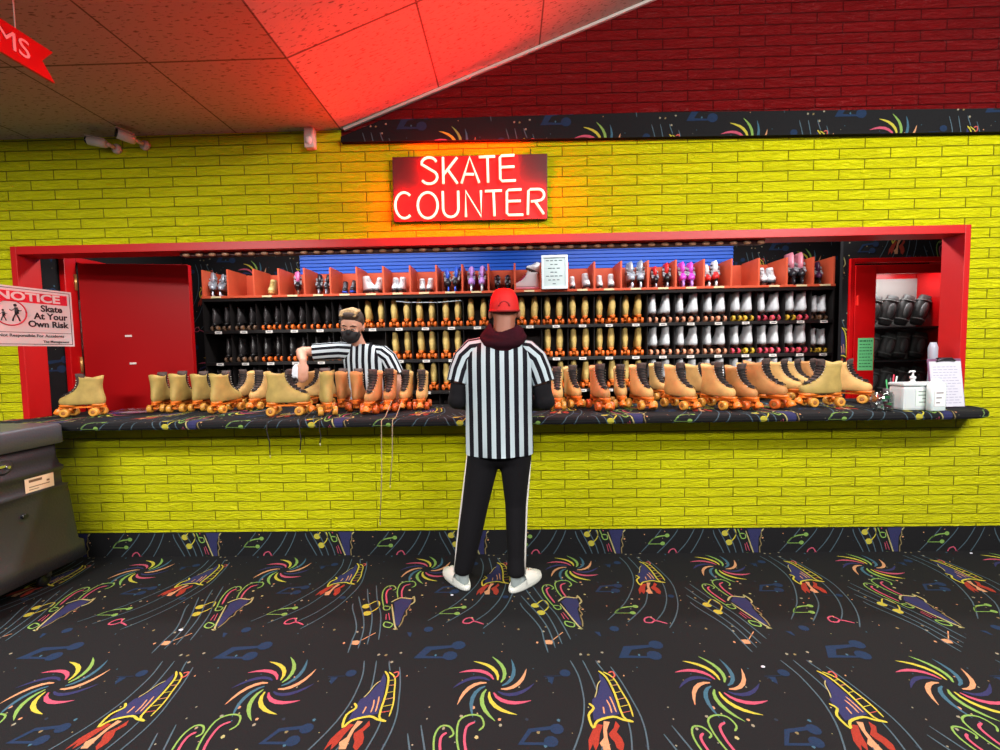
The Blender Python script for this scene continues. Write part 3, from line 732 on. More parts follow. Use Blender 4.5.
def lace_mesh(prof, m):
    mb = MB()
    for i in range(7):
        t = i/7; z = .152+t*.122; x = front_x(prof, z)+.0135; w_ = .022+.016*t
        sg_ = 1 if i % 2 else -1
        mb.tube([(x-.016, -w_, z), (x-.006, -w_*.7, z+.002), (x+.003, 0, z+.004+.002*sg_), (x-.006, w_*.7, z+.002), (x-.016, w_, z+.004)], .0032, 5)
        mb.tube([(x-.016, w_, z), (x+.004, 0, z+.008), (x-.016, -w_, z+.013)], .0028, 5)
    mb.tube([(front_x(prof, .15)+.010, 0, .156), (front_x(prof, .15)+.018, .014, .152), (front_x(prof, .15)+.02, .020, .143)], .002, 5)
    return mb.mesh('laces', m)
def eyelet_mesh(prof):
    mb = MB()
    for i in range(7):
        t = i/7; z = .154+t*.122; x = front_x(prof, z)-.004; w_ = .0195+.018*t
        for sg_ in (-1, 1): mb.ell((x-.001, sg_*(w_+.003), z), .0036, 6, 4)
    return mb.mesh('eyelets', eyem)
def plate_mesh(m, heelm, flare=False):
    mb = MB()
    mb.add([V(v) for v in [(-.125, -.014, .060), (.150, -.018, .060), (.165, 0, .060), (.150, .018, .060), (-.125, .014, .060), (-.13, 0, .06)]]+[V(v) for v in [(-.125, -.014, .071), (.150, -.018, .071), (.165, 0, .071), (.150, .018, .071), (-.125, .014, .071), (-.13, 0, .071)]],
           [[5, 4, 3, 2, 1, 0], [6, 7, 8, 9, 10, 11]]+[[i, (i+1) % 6, (i+1) % 6+6, i+6] for i in range(6)], 0, False)
    if flare:
        mb.loft([ering(.071, -.108, -.050, .017, .013, 14), ering(.085, -.114, -.040, .024, .02, 14), ering(.101, -.122, -.020, .036, .034, 14)], 1, True)
        mb.loft([ering(.071, .02, .150, .02, .024, 14), ering(.100, .02, .154, .034, .040, 14)], 1, True)
    else:
        mb.loft([ering(.071, -.122, -.040, .024, .026, 14), ering(.086, -.124, -.030, .027, .030, 14)], 0, True)
        mb.loft([ering(.069, .03, .150, .024, .032, 14), ering(.086, .02, .155, .030, .038, 14)], 0, True)
    for x in (-.080, .098):
        mb.tube([(x, -.040, .030), (x, .040, .030)], .0045, 8, 2); mb.tube([(x, -.022, .031), (x, .022, .031)], .010, 8, 0)
        mb.tube([(x, 0, .034), (x+.012 if x < 0 else x-.012, 0, .061)], [.012, .016], 8, 0)
    return mb.mesh('plate', [m, heelm, steel])
def wheel_mesh(m, hub):
    mb = MB(); mb.lathe([(.010, -.013), (.020, -.016), (.026, -.0155), (.0295, -.010), (.030, 0), (.0295, .010), (.026, .0155), (.020, .016), (.010, .013)], axis='Y', n=18)
    mb.lathe([(.0, -.0150), (.0085, -.0150), (.013, -.0145), (.013, .0145), (.0085, .0150), (0, .0150)], axis='Y', n=12, mi=1)
    return mb.mesh('wheel', [m, hub])
def stop_mesh(m):
    mb = MB(); d = V((.45, 0, -1)).normalized(); c = V((.150, 0, .066))
    mb.tube([c, c+d*.012, c+d*.020, c+d*.046, c+d*.050], [.010, .012, .021, .026, .022], 14)
    return mb.mesh('toe_stop', m)
def make_skate(boot, prof, m, platem, heelm, wm, hub=None, stop=None, lace=True, flare=False):
    tr_ = .043 if lace else .0335
    r_ = empty('roller_skate', (0, 0, -50))
    link('boot', boot_mesh('boot', prof, m), r_)
    p_ = link('plate', plate_mesh(platem, heelm, flare), r_)
    me = wheel_mesh(wm, hub or hubm)
    for x in (-.080, .098):
        for y in (-tr_, tr_): link('wheel', me, r_, (x, y, .030)).scale = (1, 1 if lace else .82, 1)
    if lace:
        link('tongue', tongue_mesh(prof), r_); link('laces', lace_mesh(prof, lacem), r_); link('eyelets', eyelet_mesh(prof), r_)
    if stop: link('toe_stop', stop_mesh(stop), r_)
    register(r_)
    return r_
USED = set()
def put(proto, loc, ang, s, label, group, cat='roller skate', tilt=0, sy=1):
    if proto.name in USED: o = copy_tree(proto)
    else: USED.add(proto.name); o = proto; KIDS[o.name] = KIDS[proto.name]
    o.location = loc; o.rotation_euler = (0, tilt, R(ang)); o.scale = (s, s*sy, s)
    return tag(o, label, cat, group)
ORD = 'first second third fourth fifth sixth seventh eighth ninth tenth eleventh twelfth thirteenth fourteenth fifteenth sixteenth seventeenth eighteenth nineteenth twentieth twenty-first twenty-second twenty-third twenty-fourth twenty-fifth twenty-sixth'.split()

# ---- skates lined up on the counter
TALL2 = [(z, a*.95, b*.86, c*1.03, d*1.03) for z, a, b, c, d in TALL]
KA = make_skate('boot', TALL2, tan, orange, orange, amber, stop=orange)
KB = make_skate('boot', [(z, a*.98, b*.93, c, d) for z, a, b, c, d in TALL], tan2, orange, orange, amber, stop=orange)
KC = make_skate('boot', TALL2, tanb, orange, orange, rust, stop=orange)
KD = make_skate('boot', TALL2, tan, orange, orange, rust, stop=mat('amber toe stop', (236, 150, 60), .35))
# (pixel x of the skate's middle, pixel y of its foot, heading in degrees, size, kind, description)
LEFTS = [
 (86, 416, 192, 1.00, KB, 'tan roller skate in side view facing left, alone at the left end of the counter'),
 (163, 411, 104, .98, KB, 'tan roller skate seen from behind, first of four turned away on the left counter'),
 (183, 411, 100, 1.0, KB, 'tan roller skate seen from behind, second of four turned away on the left counter'),
 (204, 410, 98, .98, KB, 'tan roller skate seen from behind, third of four turned away on the left counter'),
 (226, 412, 84, 1.0, KB, 'tan roller skate turned away, toe to the right, last of four on the left'),
 (246, 405, -92, .98, KA, 'tan roller skate with toe to the front beside the four turned away'),
 (262, 408, -88, .98, KA, 'tan roller skate with toe to the front, just behind the heel of the sideways skate'),
 (287, 415, 6, 1.04, KB, 'tan roller skate in full side view, toe to the right, at the counter edge'),
 (304, 404, 212, .98, KC, 'brown roller skate behind the sideways one, toe to the left, under the clerk\'s hand'),
 (321, 405, 215, .98, KA, 'tan roller skate with dark laces half hidden behind an olive boot'),
 (327, 414, 118, 1.04, KB, 'olive tan roller skate seen from behind at the counter edge, before the clerk'),
 (344, 409, 100, 1.0, KC, 'brown roller skate seen from behind, right of the olive boot at the edge'),
 (359, 410, 98, 1.0, KC, 'orange-brown roller skate seen from behind, below the clerk\'s shirt front'),
 (375, 412, -92, 1.0, KC, 'brown roller skate facing front, first of four toes before the clerk\'s arm'),
 (391, 410, -84, 1.0, KC, 'brown roller skate facing front with white lace tips, second of four toes'),
 (407, 408, -90, .95, KD, 'brown roller skate facing front, third of four toes beside the clerk'),
 (423, 408, -86, .95, KD, 'brown roller skate facing front, last of four toes, nearest the customer'),
 (470, 404, 150, .95, KC, 'roller skate mostly hidden behind the customer, one orange wheel showing'),
]
RIGHTS = [
 (557, 408, -90, .98, KA, 'tan roller skate facing front, right beside the customer\'s sleeve'),
 (572, 406, -62, 1.0, KA, 'tan roller skate turned slightly right, second from the customer\'s right arm'),
 (599, 409, -62, 1.04, KC, 'tall brown roller skate turned right, with a gap on either side'),
 (620, 406, -90, 1.0, KA, 'tan roller skate facing straight front, right of the tall brown one'),
 (640, 408, -58, 1.04, KA, 'tan roller skate with slanting laces turned right, beside the straight-facing one'),
 (657, 399, -64, 1.0, KA, 'tan roller skate turned right, behind the one with slanting laces'),
 (678, 408, -46, 1.04, KA, 'tan roller skate turned right, its dark orange wheel showing at the edge'),
 (699, 402, -36, 1.0, KA, 'tan roller skate in the second row with its amber wheel under the boot'),
 (716, 408, -44, 1.04, KA, 'tan roller skate at the edge with two wheels in view, turned right'),
 (739, 408, -48, 1.0, KC, 'brown roller skate turned right, just behind the two-wheeled one at the edge'),
 (713, 398, -70, .98, KC, 'brown roller skate at the back, only its cuff showing over two others'),
 (762, 407, -30, 1.10, KC, 'large creased tan roller skate turned right at the counter edge'),
 (781, 399, -34, 1.04, KA, 'tan roller skate directly behind the large creased one'),
 (795, 394, -42, 1.0, KA, 'tan roller skate with grey laces in the back row near the right end'),
 (810, 393, -38, 1.0, KC, 'brown roller skate in the back row above the left-facing olive boot'),
 (822, 406, 186, 1.06, KB, 'olive tan roller skate in side view facing left near the right end'),
 (845, 402, -26, 1.04, KA, 'tan roller skate facing right, last on the right before the glass jar'),
 (748, 398, -50, .98, KA, 'tan roller skate in the back row with only its pale cuff in view'),
]
for px, py, ang, s, proto, lab in LEFTS: put(proto, onz(px, py, ZC+.002), ang, s, lab, 'tan skates on the counter left of the customer')
for px, py, ang, s, proto, lab in RIGHTS: put(proto, onz(px, py, ZC+.002), ang-(12 if -65 < ang < -27 else 0)-(0 if ang > 0 else math.degrees(math.atan((px-509)/425))*.55), s, lab, 'tan skates on the counter right of the customer')
# loose laces hanging over the edge
lm2 = mat('dark dangling lace', (26, 24, 20), .8); lm3 = mat('pale dangling lace', (150, 132, 104), .8)
for k, (px, y0, y1, m_, pt_, lab) in enumerate([(266, 405, 455, lm2, 270, 'dark shoelace hanging over the counter edge under the sideways skate'), (299, 408, 450, lm2, 300, 'dark shoelace hanging straight down, right of the longest left lace'), (319, 412, 443, lm2, 320, 'short dark shoelace hanging under the olive boot'),
                                         (381, 392, 522, lm3, 380, 'longest shoelace, hanging almost to the skirting'), (392, 392, 485, lm3, 390, 'pale long shoelace hanging just right of the longest one')]):
    e0 = at(px, 418, -.262); zt = ZC+.004; b_ = at(pt_, y1, -.262)
    pts = [V((e0.x+.03, -.12, ZC+.10 if y0 < 400 else ZC+.05)), V((e0.x+.01, -.20, ZC+.012)), V((e0.x, -.252, ZC-.006)), V((e0.x, -.262, .93)), V((e0.x*.5+b_.x*.5+.006, -.258, (b_.z+.93)/2)), V((b_.x, -.262, b_.z))]
    mb = MB(); mb.tube(pts, .0032, 6); tp = MB().tube([pts[-1]+V((0, 0, 0)), pts[-1]+V((.002, 0, -.02))], .0025, 6)
    o = mb.build('shoelace', m_); o2 = tp.build('aglet', eyem, o)
    tag(o, lab, 'shoelace', 'laces hanging over the counter')

# ================================================================ SHELVES
DIV = [203, 228, 254, 279, 304.5, 330.6, 357, 383.5, 410.3, 436.5, 462.5, 488.6, 515, 541.5, 568, 594.6, 621.4, 648.3, 676, 704, 731.6, 759, 787, 813.5, 834]
SY, SD = 1.15, .30
DX = [at(x, 296 - (x-203)*.0185, SY).x for x in DIV]
ZB = [1.032, 1.335, 1.640, 1.945]      # tops of the boards
sh = empty('skate_shelf', (0, SY, 0))
bk = mat('black shelf paint', (22, 19, 19), .45); orp = mat('orange red cubby paint', (206, 88, 58), .5, spec=.3, noise=.05, nscale=6)
x0, x1 = DX[0], DX[-1]
for i, z in enumerate(ZB): MB().bb(x0, x1, 0, SD, z-.030, z).build('shelf_board', bk, sh, .002)
MB().bb(x0, x1, SD-.008, SD, .0, ZB[3]-.03).build('back_panel', mat('dark brown back panel', (34, 20, 16), .7), sh)
for x in (x0-.012, x1): MB().bb(x, x+.012, 0, SD, 0, ZB[3]).build('side_panel', bk, sh)
MB().bb(x0, x1, .02, SD, 0, .06).build('plinth', bk, sh)
for z in (.40, .72): MB().bb(x0, x1, 0, SD, z-.02, z).build('shelf_board', bk, sh)
dm = MB().bb(-.0016, .0016, .020, SD-.009, .75, ZB[3]-.031).mesh('divider', mat('dark thin divider', (26, 22, 22), .5))
for x in DX[1:-1]: link('divider', dm, sh, (x, 0, 0))
# orange cubbies on top
MB().bb(x0-.012, x1+.012, -.006, .02, ZB[3], ZB[3]+.022).build('front_lip', orp, sh, .002)
MB().bb(x0, x1, SD-.012, SD, ZB[3], ZB[3]+.262).build('cubby_back', orp, sh)
MB().bb(x0, x1, .02, SD-.012, ZB[3], ZB[3]+.010).build('cubby_floor', orp, sh)
cm = MB().bb(-.008, .008, .002, SD-.012, ZB[3]+.0101, ZB[3]+.272).mesh('cubby_divider', orp, .002)
for x in DX: link('cubby_divider', cm, sh, (x, 0, 0))
tagm = mat('white price tag', (226, 222, 214), .6); tagc = mat('cream label', (222, 206, 160), .6); prt = mat('grey print', (120, 120, 130), .7)
tm = MB(); tm.bb(-.034, .034, -.002, 0, -.014, .010); tm.bb(-.020, .020, -.0026, -.002, -.006, .002, 1); tm = tm.mesh('size_tag', [tagm, prt])
for i in range(24):
    cx = (DX[i]+DX[i+1])/2+.01
    for z in ZB[1:3]: link('size_tag', tm, sh, (cx, 0, z-.016))
    if 5 < i < 12 or i > 12: link('size_tag', tm, sh, (cx, 0, ZB[0]-.016))
tm2 = MB().bb(-.048, .048, -.002, 0, -.007, .010).mesh('shelf_label', tagc)
for i in (0, 2, 3, 4, 5, 6, 7, 8, 9, 10, 11, 12, 14, 15, 16, 17, 18, 19, 21, 22, 23): link('shelf_label', tm2, sh, ((DX[i]+DX[i+1])/2+.008, -.006, ZB[3]+.010))
tag(sh, 'long black shelf unit of rental skates with orange cubbies along its top', 'shelf unit')

POINT = [(z, a, b, c*(.92 if z < .18 else .92-(z-.18)*5.2), d*.85) for z, a, b, c, d in BOTTLE]
def shrink(prof, k, w=1.0): return [(z, a*(.55+.45*k), b*k, c*w, d*w) for z, a, b, c, d in prof]
SB = make_skate('boot', shrink(POINT, .8, .9), blackl, blackp2, blackp2, wgrey, lace=False)
SBo = make_skate('boot', shrink(POINT, .8, .9), blackl, blackp2, blackp2, wor, lace=False)
ST = make_skate('boot', shrink(BOTTLE, .74, .88), tanp, orange, orange, wor, hub=wyel, lace=False)
SW = {k: make_skate('boot', shrink(FLARE, .85, .95), whitel, blackp2, heelb, m_, lace=False, flare=True) for k, m_ in (('pink', wpink), ('yellow', wyel), ('pale', wpale), ('grey', wgrey))}
redst = mat('red striped heel', (190, 30, 36), .5)
names = {1: 'lower', 2: 'middle', 3: 'upper'}
for row, z in ((3, ZB[2]), (2, ZB[1]), (1, ZB[0])):
    cnt = {}
    for i in range(24):
        for side in (-1, 1):
            cx = (DX[i]+DX[i+1])/2+side*(DX[i+1]-DX[i])*.245
            px = DIV[i]+(DIV[i+1]-DIV[i])*(.5+side*.245)
            if row == 2 and i == 0 and side == -1: continue
            if row == 3 and i == 5 and side == 1: continue
            if row == 2 and 325 < px < 350: pass
            if row == 3 and 470 < px < 498+0: 
                if 492 < px < 520: continue
            if row == 3 and 495 < px < 518: continue
            if row == 2 and (345 < px < 380 or 462 < px < 546): continue
            if row == 1 and (325 < px < 402 or 455 < px < 552): continue
            jit = random.uniform(-.006, .006); aj = random.uniform(-4, 4); s = random.uniform(.92, .97)
            if i < 6:
                kind = 'black'; pr = SBo if (i >= 2 and row != 1) else SB; s *= random.choice((.86, .92, .89))
            elif i < 17: kind = 'tan'; pr = ST; s *= .97
            else:
                kind = 'white'; pr = SW['pale' if i < 20 else random.choice(('yellow', 'pink', 'pink', 'yellow'))] if not (row == 3 and i == 23) else SW['grey']
                aj += 4; s *= .82 if i == 23 else .97
            if kind == 'tan': aj -= max(-8, min(8, math.degrees(math.atan((px-509)/425))*.55))
            cnt[kind] = cnt.get(kind, 0)+1
            put(pr, (cx+jit, SY+.135, z+.0005), 90+aj, s, '%s roller skate, %s %s one from the left on the %s skate shelf' % (kind, ORD[cnt[kind]-1], kind, names[row]), '%s skates on the shelves' % kind)
# ================================================================ INLINE SKATES AND SHOES IN THE ORANGE CUBBIES
def inline(shell, liner, frame, wheel, cuffc, tall=1.0):
    r_ = empty('inline_skate', (0, 0, -50))
    P = [(.088, -.110, .150, .030, .036), (.100, -.118, .160, .040, .046), (.125, -.120, .158, .043, .048), (.145, -.118, .130, .043, .045), (.165, -.114, .085, .044, .043), (.19, -.110, .050, .045, .043)]
    mb = MB(); mb.loft([ering(*p) for p in P], 0); mb.build('shell', shell, r_)
    mb = MB(); mb.loft([ering(.172, -.116, .055, .048, .046), ering(.20, -.116, .045, .049, .047), ering(.235, -.114, .030, .047, .045), ering(.26*tall, -.112, .018, .044, .042)], 0)
    mb.build('cuff', cuffc, r_)
    mb = MB(); mb.loft([ering(.24, -.104, .02, .036, .034), ering(.275*tall, -.110, .022, .038, .036), ering(.292*tall, -.108, .020, .034, .032)], 0)
    mb.tube([(.062, 0, .17), (.048, 0, .22), (.036, 0, .262*tall), (.030, 0, .292*tall)], [.026, .034, .034, .022], 12, flat=.55)
    mb.build('liner', liner, r_)
    mb = MB()
    for (x, z, w_) in ((.095, .150, .046), (.06, .180, .046), (.035, .225, .048)):
        mb.box((x-.01, 0, z), (.05, w_*2.06, .016), M=Matrix.Rotation(R(28), 3, 'Y'))
    mb.build('buckle_strap', mat('grey strap', (150, 150, 156), .4), r_, .003)
    mb = MB(); mb.box((.02, 0, .065), (.26, .030, .046), taper=.85); mb.build('frame', frame, r_, .003)
    me = MB().lathe([(.008, -.010), (.026, -.011), (.034, -.006), (.036, 0), (.034, .006), (.026, .011), (.008, .010)], axis='Y', n=16).mesh('wheel', wheel)
    for x in (-.100, -.022, .056, .134): link('wheel', me, r_, (x, 0, .036))
    register(r_); return r_
def shoe(main, sole, trim):
    r_ = empty('roller_shoe', (0, 0, -50))
    P = [(.052, -.110, .140, .032, .040), (.066, -.116, .146, .036, .044), (.085, -.116, .140, .036, .043), (.10, -.112, .110, .036, .040), (.12, -.108, .070, .037, .038), (.145, -.104, .040, .038, .037), (.175, -.104, .020, .038, .036), (.19, -.104, .018, .036, .034)]
    mb = MB(); mb.loft([ering(*p) for p in P], 0); mb.loft([ering(.194, -.100, .014, .032, .030), ering(.150, -.09, .014, .028, .028)], 0); mb.build('upper', main, r_)
    MB().loft([ering(.030, -.112, .144, .034, .040), ering(.052, -.118, .150, .038, .046)], 0).build('sole', sole, r_)
    mb = MB()
    for i in range(5):
        t = i/5; z = .100+t*.08; x = .108-.088*t**.7
        mb.tube([(x-.012, -.026, z), (x+.008, 0, z+.006), (x-.012, .026, z)], .004, 5)
    mb.build('laces', trim, r_)
    me = wheel_mesh(trim, hubm)
    for x in (-.07, .09): link('wheel', me, r_, (x, 0, .030))
    register(r_); return r_
silv = mat('silver plastic', (170, 178, 190), .3, .3); charc = mat('charcoal plastic', (36, 36, 42), .35); blk2 = mat('black plastic', (20, 20, 24), .35)
pinkp = mat('pink plastic', (226, 110, 168), .35); magp = mat('magenta plastic', (206, 70, 190), .35); lilac = mat('lilac plastic', (190, 140, 220), .35); whp = mat('white plastic', (226, 228, 232), .4)
blup = mat('blue plastic', (50, 90, 210), .35); purp = mat('deep purple plastic', (70, 34, 66), .35); redpl = mat('red plastic', (206, 40, 40), .35); clearw = mat('pale wheel', (210, 220, 236), .3); creamp = mat('cream leather', (214, 196, 130), .5); roselp = mat('rose plastic', (214, 132, 150), .35)
I = {'silver': inline(silv, silv, blk2, clearw, silv), 'dark': inline(charc, charc, silv, silv, blk2), 'pink': inline(blk2, pinkp, charc, wgrey, pinkp), 'blue': inline(charc, blup, blk2, blup, silv),
     'lilac': inline(lilac, lilac, silv, whp, lilac), 'magenta': inline(magp, magp, lilac, lilac, magp), 'redblack': inline(blk2, redpl, blk2, silv, charc), 'red': inline(redpl, whp, blk2, whp, blk2),
     'rose': inline(charc, roselp, charc, charc, roselp, 1.12), 'purple': inline(purp, purp, blk2, blk2, purp), 'black': inline(blk2, charc, charc, charc, charc, .9)}
W = {'white': shoe(whp, charc, whp), 'pinkwhite': shoe(whp, mat('pink sole', (236, 150, 170), .5), pinkp), 'cream': shoe(creamp, tan, creamp), 'darkshoe': shoe(charc, blup, silv)}
CUB = [(212, 'silver', .86, -80, 'silver and black inline skate, left one of the pair in the first cubby'), (223, 'silver', .80, -95, 'silver and black inline skate, right one of the pair in the first cubby'),
 (272, 'cream', .92, -90, 'single cream roller shoe in the cubby left of the pink skate'),
 (297, 'pink', .84, -80, 'single bright pink inline skate with black foot'),
 (319, 'dark', .74, -88, 'dark grey inline skate, left of the pair beside the single pink skate'), (328, 'dark', .72, -96, 'dark grey inline skate, right of the pair beside the single pink skate'),
 (344.5, 'darkshoe', .76, -88, 'dark roller shoe with blue sole, left of a low pair'), (353.5, 'darkshoe', .80, -96, 'dark roller shoe with blue sole, right of a low pair'),
 (367, 'white', 1.0, -60, 'white roller shoe with hanging laces, leaning on its mate'), (379, 'white', .92, -100, 'white roller shoe beside the one with hanging laces'),
 (395, 'white', .90, -90, 'white roller shoe, left of the pair in the ninth cubby'), (402, 'white', .92, -95, 'white roller shoe, right of the pair in the ninth cubby'),
 (422, 'white', .82, -86, 'short white roller shoe, left one of the pair before the blue-cuffed skates'), (430, 'white', .84, -94, 'short white roller shoe, right one of the pair before the blue-cuffed skates'),
 (447, 'blue', .82, -82, 'inline skate with blue cuff, left one of its pair'), (457, 'blue', .88, -96, 'inline skate with blue cuff and white top, right one of its pair'),
 (471.5, 'lilac', .88, -90, 'lilac and white inline skate, left one of its pair'), (482.5, 'lilac', .89, -92, 'lilac and white inline skate, right one of its pair'),
 (497.5, 'black', .66, -88, 'short black inline skate, left one above the red cap'), (508, 'black', .66, -92, 'short black inline skate, right one above the red cap'),
 (528, 'pinkwhite', 1.0, 178, 'white and pink roller shoe in side view left of the framed notice'),
 (572.5, 'white', .78, -90, 'small white roller shoe peeking out right of the framed notice'), (586, 'white', .92, -84, 'white roller shoe standing alone, second right of the framed notice'),
 (600, 'white', .80, -90, 'narrow white roller shoe, left one of the pair before the tall silver skates'), (611.5, 'white', .86, -92, 'wide white roller shoe, right one of the pair before the tall silver skates'),
 (630.5, 'silver', .92, -86, 'tall silver inline skate, left one of the second silver pair'), (641, 'silver', .95, -94, 'tall silver inline skate, right one of the second silver pair'),
 (655, 'redblack', .76, -88, 'black inline skate with red trim, left one of its pair'), (667, 'redblack', .86, -92, 'black inline skate with red trim, right one of its pair'),
 (682.5, 'magenta', .88, -90, 'magenta inline skate, left one of its pair'), (691, 'magenta', .87, -90, 'magenta inline skate, right one of its pair'),
 (706, 'red', .78, -80, 'red and black inline skate, mostly behind its bigger mate'), (715.5, 'red', .90, -92, 'red, black and white inline skate, front one of its pair'),
 (762.5, 'white', 1.0, -88, 'bright white roller shoe, left one of the pair before the tall rose skates'), (771.5, 'white', 1.0, -92, 'bright white roller shoe, right one of the pair before the tall rose skates'),
 (791, 'rose', .98, -88, 'tall rose and white inline skate with dark foot, left one of its pair'), (800.5, 'rose', .98, -92, 'tall rose and white inline skate with dark foot, right one of its pair'),
 (818, 'purple', .80, -90, 'single deep purple inline skate in the last cubby on the right')]
for px, k, s, ang, lab in CUB:
    isI = k in I; pr = I[k] if isI else W[k]
    p_ = at(px, 292-(px-203)*.0185, SY+.11)
    if ang < 0: ang -= math.degrees(math.atan((px-509)/425))*.6
    put(pr, (p_.x, SY+.135, ZB[3]+.0105), ang, s, lab, 'inline skates and roller shoes in the orange cubbies', 'inline skate' if isI else 'roller shoe', sy=.86)
a = at(534, 270, SY+.10)
o = put(W['white'], (a.x, SY+.15, ZB[3]+.185), 205, .66, 'white roller shoe lying on top of the pink-soled one', 'inline skates and roller shoes in the orange cubbies', 'roller shoe', tilt=R(-18))
for pr in list(I.values())+list(W.values())+[KA, KB, KC, KD, SB, SBo, ST]+list(SW.values()):
    if pr.name not in USED:
        for ch in list(pr.children): bpy.data.objects.remove(ch)
        bpy.data.objects.remove(pr)

# framed notice standing on the shelf
a = at(555, 291, SY-.02); fr = empty('framed_notice', (a.x, SY-.012, ZB[3]+.023))
fr.rotation_euler = (R(-3), 0, 0)
w2, h2 = .122, .315
mb = MB(); mb.bb(-w2, w2, -.012, .006, 0, .024); mb.bb(-w2, w2, -.012, .006, h2-.024, h2); mb.bb(-w2, -w2+.022, -.012, .006, .024, h2-.024); mb.bb(w2-.022, w2, -.012, .006, .024, h2-.024)
mb.build('frame', mat('white frame', (222, 236, 240), .35), fr, .002)
MB().bb(-w2+.022, w2-.022, -.002, .004, .024, h2-.024).build('sheet', mat('pale printed sheet', (196, 214, 214), .6), fr)
mb = MB(); rp = random.Random(9); z = h2-.05
for nw in (4, 2, 3, 2, 4, 3, 1):
    tw = nw*.04; x = -tw/2
    for _ in range(nw): mb.bb(x, x+rp.uniform(.022, .034), -.0032, -.0022, z-.004, z+.004); x += .04
    z -= .036
mb.build('printed_lines', mat('grey ink', (90, 106, 112), .7), fr)
tag(fr, 'white framed notice with lines of print standing on the orange cubbies', 'frame')
# pale rod lying across the top shelf
a, b = at(396, 302.5, SY+.02), at(461, 300.5, SY+.02)
mb = MB(); mb.tube([V((a.x, SY+.02, a.z+.012)), V((a.x+.12, SY+.03, a.z-.002)), V(((a.x+b.x)/2+.1, SY+.03, a.z-.006)), V((b.x, SY+.02, b.z))], .005, 6)
o = mb.build('cable_cover', mat('pale grey plastic', (170, 182, 186), .4)); tag(o, 'pale grey curved plastic strip hanging under the orange cubbies above the tan skates', 'strip')

# ================================================================ THINGS ON THE COUNTER
def cpos(px, py): return onz(px, py, ZC+.0022)
paper = mat('white paper', (206, 204, 216), .7); wpl = mat('white milky plastic', (196, 202, 204), .35, sub=.1); greyp = mat('grey plastic', (132, 134, 146), .4)
clearp = thin_glass('clear plastic', (.80, .84, .84), .14)
c0 = at(938, 406, -.02)
def clipboard(name, c, rz, tilt, label, dx=0):
    rr = empty(name, c, rz); rr.rotation_euler = (tilt, 0, rz)
    MB().bb(-.115, .115, 0, .004, 0, .315).build('board', mat('clipboard back', (120, 80, 110), .5), rr, .001)
    mb = MB()
    for i in range(3): mb.bb(-.108+.002*i, .108-.001*i, -.0016-.0014*i, -.0004-.0014*i, .004, .298)
    mb.build('sheets', paper, rr)
    mb = MB(); rp = random.Random(len(label)); 
    for i in range(14):
        z = .26-i*.018; x = -.09
        while x < .05+.03*rp.random(): l = rp.uniform(.012, .035); mb.bb(x, x+l, -.0052, -.0045, z, z+.0035); x += l+.008
    mb.build('printed_lines', mat('faint violet print', (150, 146, 176), .7), rr)
    MB().lathe([(0, 0), (.0, 0)], n=3) if False else None
    mb = MB(); mb.tube([(-.062, -.010, .300), (-.03, -.014, .312), (.03, -.014, .312), (.062, -.010, .300)], [.006, .010, .010, .006], 8); mb.bb(-.05, .05, -.008, .006, .300, .322)
    mb.build('clip', mat('dark metal clip', (66, 56, 66), .35, .7), rr, .002)
    return tag(rr, label, 'clipboard', 'clipboards propped at the right end')
clipboard('clipboard', (c0.x+.010, -.078, ZC+.0022), R(4), R(-7), 'front clipboard with white sheets propped at the right end of the counter')
clipboard('clipboard', (c0.x+.036, -.050, ZC+.0022), R(4), R(-7), 'rear clipboard showing only its edge and cream top beside the right jamb')
c1 = at(931, 400, .07); d_ = empty('plastic_paddle', (c1.x, .07, ZC+.0022)); d_.scale = (1, 1, 1.17)
mb = MB(); mb.tube([(0, 0, 0), (0, 0, .20)], [.030, .022], 14); mb.build('handle', greyp, d_)
mb = MB(); mb.tube([(0, 0, .20), (0, 0, .25), (0, 0, .33), (0, 0, .36)], [.022, .040, .043, .026], 16, flat=.6); mb.build('head', mat('pale grey plastic knob', (160, 164, 178), .35), d_)
tag(d_, 'grey rounded plastic paddle standing up behind the clipboards', 'paddle')
# white tub with label, pump bottle, jar, flat bottle
c2 = at(916, 405, -.14); tb = empty('wipes_box', (c2.x, -.145, ZC+.0022), R(1))
mb = MB(); mb.bb(-.135, .125, -.052, .052, 0, .150); mb.build('body', wpl, tb, .016)
mb = MB(); mb.bb(-.140, .130, -.056, .056, .151, .172); mb.build('lid', wpl, tb, .010)
MB().bb(-.06, .10, -.0545, -.0518, .03, .130).build('label', mat('pale green label', (206, 220, 212), .5), tb)
mb = MB()
for i, (x0_, x1_) in enumerate(((-.045, .07), (-.045, .03), (-.02, .085), (-.04, .05))): mb.bb(x0_, x1_, -.0555, -.0548, .115-.022*i, .121-.022*i)
mb.build('printed_lines', mat('grey label print', (120, 130, 126), .6), tb)
tag(tb, 'low white plastic box with a pale label at the right end of the counter', 'box')
c3 = at(912, 400, -.02); pb = empty('pump_bottle', (c3.x, -.020, ZC+.0022))
pb.scale = (.9, .9, .92)
MB().lathe([(0, 0), (.038, 0), (.042, .01), (.042, .15), (.030, .175), (.014, .185), (.014, .20)], n=20).build('bottle', wpl, pb)
mb = MB(); mb.lathe([(.0, .199), (.018, .20), (.018, .215), (.006, .222), (.006, .245), (.014, .247), (.014, .258), (0, .260)], n=14); mb.tube([(0, 0, .252), (-.030, -.012, .254), (-.045, -.018, .246)], [.007, .006, .004], 8)
mb.build('pump', mat('white pump', (236, 238, 240), .3), pb)
tag(pb, 'white pump bottle rising behind the low white box', 'bottle')
c4 = at(935, 411, -.22); fb = empty('flat_bottle', (c4.x, -.222, ZC+.0022), R(4))
